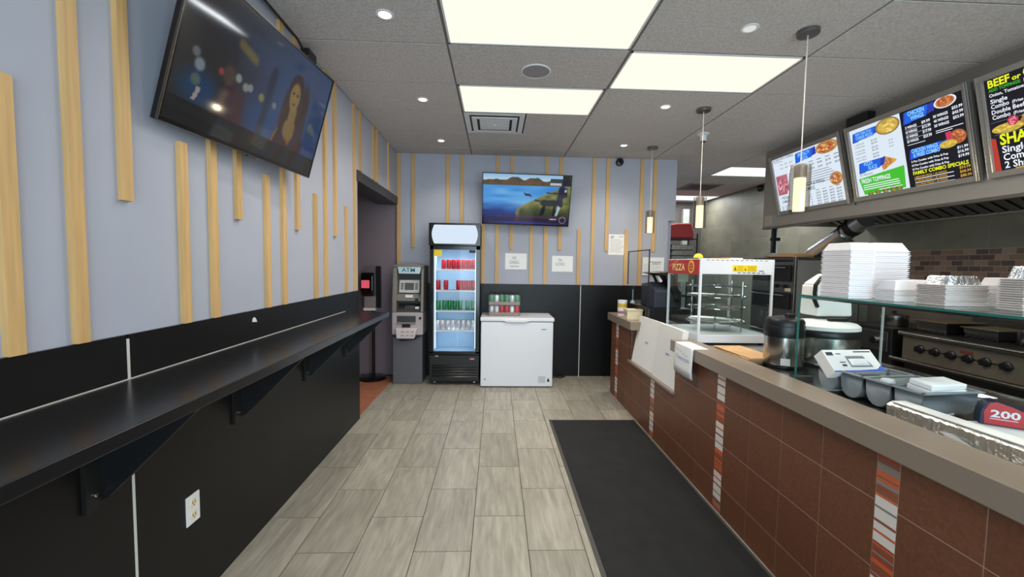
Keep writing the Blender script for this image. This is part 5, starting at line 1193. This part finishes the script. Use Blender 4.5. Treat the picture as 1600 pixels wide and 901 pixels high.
part(t, 'white_prices', 'lit', (lambda g: ([g.text(nm, 0.535, 0.495-0.036*i, 0.019, 0.088, 0.03, 'l', Z1).text(p, 0.660, 0.500-0.036*i, 0.019, 0.062, 0.03, 'l', Z1) for i, (nm, p) in enumerate((('5 WINGS', '$9.99'), ('10 WINGS', '$12.99'), ('15 WINGS', '$17.99'), ('20 WINGS', '$23.99')))],
     [g.text(nm, 0.745, 0.510-0.034*i, 0.019, 0.100, 0.03, 'l', Z1).text(p, 0.872, 0.528-0.034*i, 0.019, 0.068, 0.03, 'l', Z1) for i, (nm, p) in enumerate((('30 WINGS', '$33.99'), ('40 WINGS', '$43.99'), ('50 WINGS', '$53.99')))],
     [g.text(nm, 0.545, 0.228-0.030*i, 0.015, 0.265, 0.03, 'l', Z1).text(p, 0.872, 0.250-0.030*i, 0.018, 0.068, 0.03, 'l', Z1) for i, (nm, p) in enumerate((('5 Pcs Combo with Fries & Pop', '$11.99'), ('10 Pcs Combo with Fries & Pop', '$16.99'), ('15 Pcs Combo with Fries & Pop', '$19.99')))], g)[-1])(G()))
words(t, 'yellow_heading', 'yellow', TX().text('FAMILY COMBO SPECIALS', 0.545, 0.132, 0.026, 0.385, 0.03, 'l', Z1))
part(t, 'gold_prices', 'gold', (lambda g: ([g.text(nm, 0.550, 0.106-0.029*i, 0.012, 0.235, 0.02, 'l', Z1).text(p, 0.868, 0.108-0.029*i, 0.018, 0.07, 0.02, 'l', Z1) for i, (nm, p) in enumerate((('1 MEDIUM PIZZA + 20 WINGS', '$54.99'), ('2 LARGE PIZZAS + 30 WINGS', '$68.99'), ('2 X-LARGE PIZZAS + 40 WINGS', '$88.99')))], g)[-1])(G()))
g = G()
for i in range(3): rect(g, 0.552, 0.83, 0.095-0.029*i, 0.100-0.029*i, Z1)
for i in range(3): rect(g, 0.535, 0.72, 0.485-0.036*i, 0.4865-0.036*i, Z1)
rect(g, 0.75, 0.93, 0.410, 0.415, Z1); rect(g, 0.75, 0.86, 0.396, 0.401, Z1); rect(g, 0.535, 0.67, 0.366, 0.370, Z1)
part(t, 'light_lines', 'lit', g)
banner(t, 0.535, 0.70, 0.535, 0.625); banner(t, 0.545, 0.76, 0.258, 0.335)
disc(t, 0.835, 0.600, 0.075, 0.042, WING)
disc(t, 0.885, 0.335, 0.055, 0.05, food(9, (208, 110, 56), (190, 96, 50), [(232, 150, 84), (160, 70, 34)], 9)); disc(t, 0.82, 0.300, 0.06, 0.028, FRY, Z2)
part(t, 'drink_photo', 'pink', G().poly([(0.815, 0.33, Z2), (0.845, 0.33, Z2), (0.85, 0.385, Z2), (0.81, 0.385, Z2)]))
# menu 3
t = menu(2.704, MW, 'nearest lit black menu board, beef, chicken and shawarma prices')
part(t, 'panel', 'black', rect(G(), 0.03, MW-0.03, 0.03, 0.644, 0.0))
words(t, 'yellow_heading', 'yellow', TX().text('BEEF', 0.06, 0.580, 0.046, 0.115, 0.03, 'l', Z1).text('or', 0.185, 0.580, 0.030, 0.045, 0.03, 'l', Z1).text('CHICKEN', 0.24, 0.580, 0.050, 0.25, 0.03, 'l', Z1).text('SHAWARMA', 0.085, 0.205, 0.068, 0.42, 0.03, 'l', Z1))
words(t, 'green_heading', 'green', TX().text('ADD TOPPINGS:', 0.06, 0.552, 0.019, 0.165, 0.02, 'l', Z1))
words(t, 'light_lettering', 'lit', TX().text('Mayo, Ketchup,', 0.24, 0.548, 0.022, 0.19, 0.02, 'l', Z1).text('Onion, Tomatoes, Pickles', 0.06, 0.520, 0.020, 0.27, 0.02, 'l', Z1).text('Single', 0.062, 0.478, 0.026, 0.09, 0.02, 'l', Z1).text('Combo', 0.062, 0.444, 0.026, 0.095, 0.02, 'l', Z1).text('(Fries & Pop)', 0.172, 0.444, 0.018, 0.13, 0.02, 'l', Z1)
     .text('Double Beef', 0.062, 0.408, 0.026, 0.17, 0.02, 'l', Z1).text('Combo', 0.062, 0.374, 0.026, 0.095, 0.02, 'l', Z1).text('(Fries & Pop)', 0.172, 0.374, 0.018, 0.13, 0.02, 'l', Z1)
     .text('Single Shawarma', 0.090, 0.152, 0.042, 0.40, 0.02, 'l', Z1).text('Combo (Fries & Pop)', 0.092, 0.102, 0.042, 0.46, 0.02, 'l', Z1).text('2 Shawarma', 0.094, 0.052, 0.042, 0.27, 0.02, 'l', Z1))
part(t, 'rule_line', 'grey', rect(rect(G(), 0.05, 0.9, 0.355, 0.357, Z1), 0.06, 0.9, 0.272, 0.274, Z1))
disc(t, 0.135, 0.305, 0.085, 0.030, FRY); disc(t, 0.33, 0.325, 0.13, 0.045, BURG); disc(t, 0.33, 0.350, 0.12, 0.03, food(11, (222, 168, 90), (200, 140, 70), [(240, 200, 130)], 9), Z2); disc(t, 0.165, 0.340, 0.028, 0.03, food(12, (220, 50, 90), (230, 80, 110), [(250, 170, 190)], 9), Z2)
part(t, 'meat_photo', 'red', G().poly([(0.035, 0.035, Z1), (0.075, 0.035, Z1), (0.065, 0.25, Z1), (0.04, 0.26, Z1)]))
part(t, 'lettuce_photo', 'gold', G().poly([(0.14, 0.034, Z1), (0.24, 0.034, Z1), (0.23, 0.048, Z1), (0.15, 0.046, Z1)]).poly([(0.31, 0.034, Z1), (0.44, 0.034, Z1), (0.43, 0.05, Z1), (0.32, 0.046, Z1)]))
t = THING('menu_cable', (3.30, 3.77, 2.85), 'black cable and power box on the bulkhead between the first two menus', 'cable')
OBJ('power_box', G().box(3.26, BX, 3.62, 3.84, 2.845, 2.925), m_bplastic, t, bevel=0.004)
OBJ('cord', G().tube([(3.30, 3.78, 2.85), (3.31, 3.77, 2.6), (3.325, 3.765, 2.2), (3.33, 3.76, 2.12)], 0.006, 6), m_bplastic, t, smooth=True)

# ------------------------------------------------------------------ kitchen equipment
t = THING('pizza_oven', (3.97, 5.15, 0), 'tall stainless pizza deck oven behind the warmer', 'oven')
OX0, OX1, OY0, OY1 = 3.56, 4.38, 4.80, 5.62
OBJ('body', G().box(OX0, OX1, OY0, OY1, 0.25, 1.66), m_steeld, t, bevel=0.004)
OBJ('side_panel', G().box(OX0+0.03, OX1-0.02, OY0-0.006, OY0, 0.3, 1.62), MAT('oven_steel', RGB(158, 152, 146), 0.35, 0.5, var=0.08, scale=(3, 3, 3)), t)
for z in (0.55, 1.02, 1.36):
    dd = OBJ('deck_door', G().box(OX0-0.03, OX0, OY0+0.06, OY1-0.06, z, z+0.20), m_iron, t, bevel=0.004)
    OBJ('handle', G().bar((OX0-0.06, OY0+0.1, z+0.17), (OX0-0.06, OY1-0.1, z+0.17), 0.01).bar((OX0-0.06, OY0+0.14, z+0.17), (OX0-0.03, OY0+0.14, z+0.17), 0.008).bar((OX0-0.06, OY1-0.14, z+0.17), (OX0-0.03, OY1-0.14, z+0.17), 0.008), m_steel, dd)
OBJ('knob', G().cyl(OY0+0.15, 1.30, OX0-0.035, OX0, 0.022, 14, axis='x').cyl(OY0+0.3, 1.30, OX0-0.035, OX0, 0.022, 14, axis='x'), m_bplastic, t)
OBJ('top_vent', G().box(OX0-0.01, OX0, OY0+0.05, OY1-0.05, 1.60, 1.63), m_ink, t)
OBJ('control_plate', G().box(OX0-0.008, OX0, OY0+0.06, OY0+0.15, 1.24, 1.28), m_cream, t)
for a in (OX0+0.05, OX1-0.05):
    for b in (OY0+0.05, OY1-0.05): OBJ('leg', G().cyl(a, b, 0, 0.25, 0.025, 12), m_iron, t)
OBJ('pizza_peel', G().lathe(3.68, 5.10, [(0.26, 1.662), (0.26, 1.676)], 36).box(3.40, 3.55, 5.05, 5.15, 1.662, 1.676), MAT('peel_wood', RGB(178, 138, 92), 0.6, var=0.1, scale=(4, 40, 10)), None, 'round wooden pizza peel lying on top of the pizza oven', 'pizza peel')
OBJ('wooden_board', G().box(3.62, 3.86, 4.90, 5.2, 1.677, 1.70), MAT('board_wood', RGB(190, 146, 92), 0.6, var=0.1, scale=(4, 40, 10)), None, 'small wooden board on the pizza peel above the oven', 'board')
m_duct = MAT('duct_metal', RGB(200, 200, 198), 0.28, 0.9)
t = THING('flue_duct', (4.0, 5.0, 1.66), 'shiny flexible flue duct rising from the oven to the hood', 'duct')
p0, p1 = Vector((4.03, 5.12, 1.72)), Vector((3.98, 4.37, 2.06))
pts = [Vector((4.06, 5.2, 1.664)), Vector((4.05, 5.18, 1.69))] + [p0.lerp(p1, q/26) for q in range(27)]
OBJ('flexible_pipe', G().tube(pts[:24], [0.086+0.0025*((i % 2)*2-1) for i in range(24)], 28), m_duct, t, smooth=True)
OBJ('upper_sleeve', G().tube([p0.lerp(p1, 0.86), p0.lerp(p1, 1.02)], 0.098, 28), m_duct, t, smooth=True)
OBJ('strap', G().tube([p0.lerp(p1, 0.76), p0.lerp(p1, 0.86)], 0.103, 28), m_iron, t, smooth=True)
OBJ('collar', G().tube([p0.lerp(p1, 0.66), p0.lerp(p1, 0.68)], 0.099, 28), m_steel, t, smooth=True)
t = THING('hood_post', (3.47, 5.06, 1.71), 'black post with white pipe under the far end of the hood', 'post')
OBJ('post', G().box(3.435, 3.475, 5.04, 5.08, 1.71, 2.05), m_bplastic, t)
OBJ('white_pipe', G().cyl(3.495, 5.06, 1.71, 2.05, 0.008, 10), m_whitep, t)
OBJ('clip', G().box(3.43, 3.52, 5.03, 5.09, 1.86, 1.90), m_iron, t)
t = THING('round_pan', (4.58, 5.34, 1.80), 'round black pan hanging on the kitchen wall behind the foam stacks', 'pan')
OBJ('dish', G().lathe(5.34, 1.80, [(0.17, XR-0.010), (0.18, XR-0.035), (0.172, XR-0.035), (0.16, XR-0.015)], 30, axis='x'), m_iron, t, smooth=True)
OBJ('hook', G().bar((XR-0.02, 5.34, 1.975), (XR-0.004, 5.34, 2.0), 0.006), m_steel, t)

t = THING('gas_range', (4.05, 2.9, 0), 'black gas charbroiler range with six knobs behind the worktop', 'range')
RX0, RX1, RY0, RY1 = 3.715, 4.40, 1.9, 3.60
OBJ('cabinet', G().box(RX0+0.03, RX1, RY0, RY1, 0.12, 0.72), m_iron, t)
OBJ('control_panel', G().box(RX0, RX1, RY0, RY1, 0.72, 0.945), MAT('greasy_steel', RGB(128, 119, 104), 0.42, 0.6, var=0.12, scale=(5, 5, 5)), t, bevel=0.004)
OBJ('hand_rail', G().bar((RX0-0.03, RY0, 0.955), (RX0-0.03, RY1, 0.955), 0.022, 16), m_steel, t, smooth=True)
OBJ('lower_rail', G().bar((RX0-0.06, RY0, 0.715), (RX0-0.06, RY1+0.05, 0.715), 0.018, 12), m_steeld, t, smooth=True)
for y in (3.437, 3.314, 3.19, 3.068, 2.952, 2.822, 2.60, 2.40):
    kb = OBJ('knob', G().lathe(y, 0.835, [(0.036, RX0), (0.034, RX0-0.012), (0.026, RX0-0.018), (0.024, RX0-0.04), (0.006, RX0-0.042)], 18, axis='x'), m_bplastic, t, smooth=True)
    OBJ('knob_grip', G().box(RX0-0.052, RX0-0.035, y-0.006, y+0.006, 0.812, 0.858), m_bplastic, kb)
OBJ('rust_badge', G().box(RX0-0.004, RX0, 3.04, 3.13, 0.868, 0.892), MAT('rust_enamel', RGB(110, 58, 44), 0.3), t)
OBJ('control_strip', G().box(RX0-0.005, RX0, 2.78, 3.46, 0.832, 0.838), m_iron, t)
g = G()
for q in range(36): g.box(RX0+0.02, RX1-0.05, RY0+0.03+0.045*q, RY0+0.048+0.045*q, 0.955, 0.985)
g.box(RX0+0.01, RX0+0.03, RY0+0.02, RY1-0.02, 0.945, 0.985).box(RX1-0.06, RX1-0.04, RY0+0.02, RY1-0.02, 0.945, 0.985)
OBJ('grate', g, m_iron, t)
OBJ('splash_back', G().box(RX1-0.04, RX1, RY0, RY1, 0.945, 1.10), m_steeld, t)
for y in (RY0+0.06, RY1-0.06): OBJ('leg', G().cyl(RX0+0.08, y, 0, 0.12, 0.025, 12).cyl(RX1-0.08, y, 0, 0.12, 0.025, 12), m_steeld, t)
def pan(cx, cy, a, b, z, h, label):
    g = G().frustum((cx-a*0.9, cx+a*0.9, cy-b*0.9, cy+b*0.9), z, (cx-a, cx+a, cy-b, cy+b), z+h).box(cx-a-0.012, cx+a+0.012, cy-b-0.012, cy+b+0.012, z+h-0.006, z+h)
    t = THING('baking_pan', (cx, cy, z), label, 'pan', 'steel pans on the range')
    OBJ('body', g, m_steel, t, bevel=0.006); OBJ('contents', G().box(cx-a*0.95, cx+a*0.95, cy-b*0.95, cy+b*0.95, z+h-0.001, z+h+0.002), MAT('pan_inside_%d' % int(cy*100), RGB(110, 96, 70), 0.4), t)
pan(3.93, 3.40, 0.19, 0.13, 0.986, 0.10, 'larger steel pan on the range, left of the other pan')
pan(3.95, 3.08, 0.15, 0.12, 0.986, 0.085, 'smaller steel pan on the range beside the steel cup')
t = THING('steel_cup', (3.86, 2.83, 0.986), 'tall steel cup on the range at the right edge', 'cup')
OBJ('cup', G().lathe(3.86, 2.83, [(0.045, 0.986), (0.05, 1.0), (0.054, 1.09), (0.050, 1.09), (0.046, 1.0)], 22), m_steel, t, smooth=True)
OBJ('rim', G().ring(3.86, 2.83, 1.09, 0.053, 0.003, 22, 6), m_chrome, t)
t = THING('counter_fryer', (4.05, 3.95, 0), 'dark steel cooking unit with one knob left of the range', 'cooker')
OBJ('body', G().box(3.73, 4.38, 3.72, 4.22, 0.12, 0.97), m_iron, t, bevel=0.006)
OBJ('front_plate', G().box(3.715, 3.73, 3.75, 4.19, 0.74, 0.93), m_steeld, t, bevel=0.004)
OBJ('knob', G().cyl(3.86, 0.84, 3.675, 3.715, 0.035, 16, axis='x'), m_chrome, t, smooth=True)
for y in (3.78, 4.16): OBJ('leg', G().cyl(3.80, y, 0, 0.12, 0.02, 10).cyl(4.3, y, 0, 0.12, 0.02, 10), m_steeld, t)
t = THING('stock_pot', (4.0, 3.93, 0.971), 'small steel pot on the dark cooking unit', 'pot')
OBJ('pot', G().lathe(3.95, 3.93, [(0.105, 0.971), (0.11, 0.98), (0.11, 1.07), (0.105, 1.07)], 28), m_steel, t, smooth=True)
OBJ('lid', G().lathe(3.95, 3.93, [(0.112, 1.07), (0.112, 1.078), (0.04, 1.095), (0.01, 1.097)], 28), m_steeld, t, smooth=True)
OBJ('lid_knob', G().lathe(3.95, 3.93, [(0.012, 1.096), (0.018, 1.115), (0.008, 1.12)], 14), m_iron, t, smooth=True)

# back kitchen: shelf with stacked packs and the red bag
t = THING('wire_rack', (3.75, 8.55, 0), 'dark storage rack at the end of the back kitchen', 'rack')
for x in (3.30, 4.10):
    for y in (8.35, 8.75): OBJ('post', G().cyl(x, y, 0, 2.2, 0.015, 10), m_iron, t)
for z in (0.3, 0.9, 1.50, 2.08): OBJ('shelf', G().box(3.30, 4.10, 8.33, 8.77, z, z+0.02), m_iron, t)
OBJ('delivery_bag', G().prism([(3.36, 2.101), (4.04, 2.101), (4.05, 2.2), (3.98, 2.42), (3.72, 2.41), (3.36, 2.36)], 8.38, 8.72, 'y'), m_bag, None, 'red insulated delivery bag on top of the back kitchen rack', 'bag', bevel=0.03)
m_pack = MAT('plastic_wrapped_pack', RGB(120, 118, 112), 0.25, var=0.3, scale=(12, 12, 30), rand=0.2)
plab = ['lowest grey wrapped pack on the rack under the red bag', 'grey wrapped pack second from the bottom on the rack', 'grey wrapped pack third from the bottom on the rack', 'topmost grey wrapped pack on the rack under the red bag']
for i in range(4):
    OBJ('wrapped_pack', G().frustum((3.58, 4.06, 8.38, 8.72), 1.521+0.115*i, (3.62-0.02*(i % 2), 4.04, 8.40, 8.70), 1.521+0.115*i+0.11), m_pack, None, plab[i], 'pack', 'wrapped packs on the back rack', bevel=0.015)
OBJ('brown_carton', G().box(3.36, 3.54, 8.40, 8.70, 1.521, 1.75), m_kraft, None, 'brown carton left of the wrapped packs on the rack', 'box')
ST('trim_2', G().box(4.13, 4.27, 9.10, 9.2, 0, 2.80), MAT('pale_trim', RGB(160, 162, 156), 0.6))
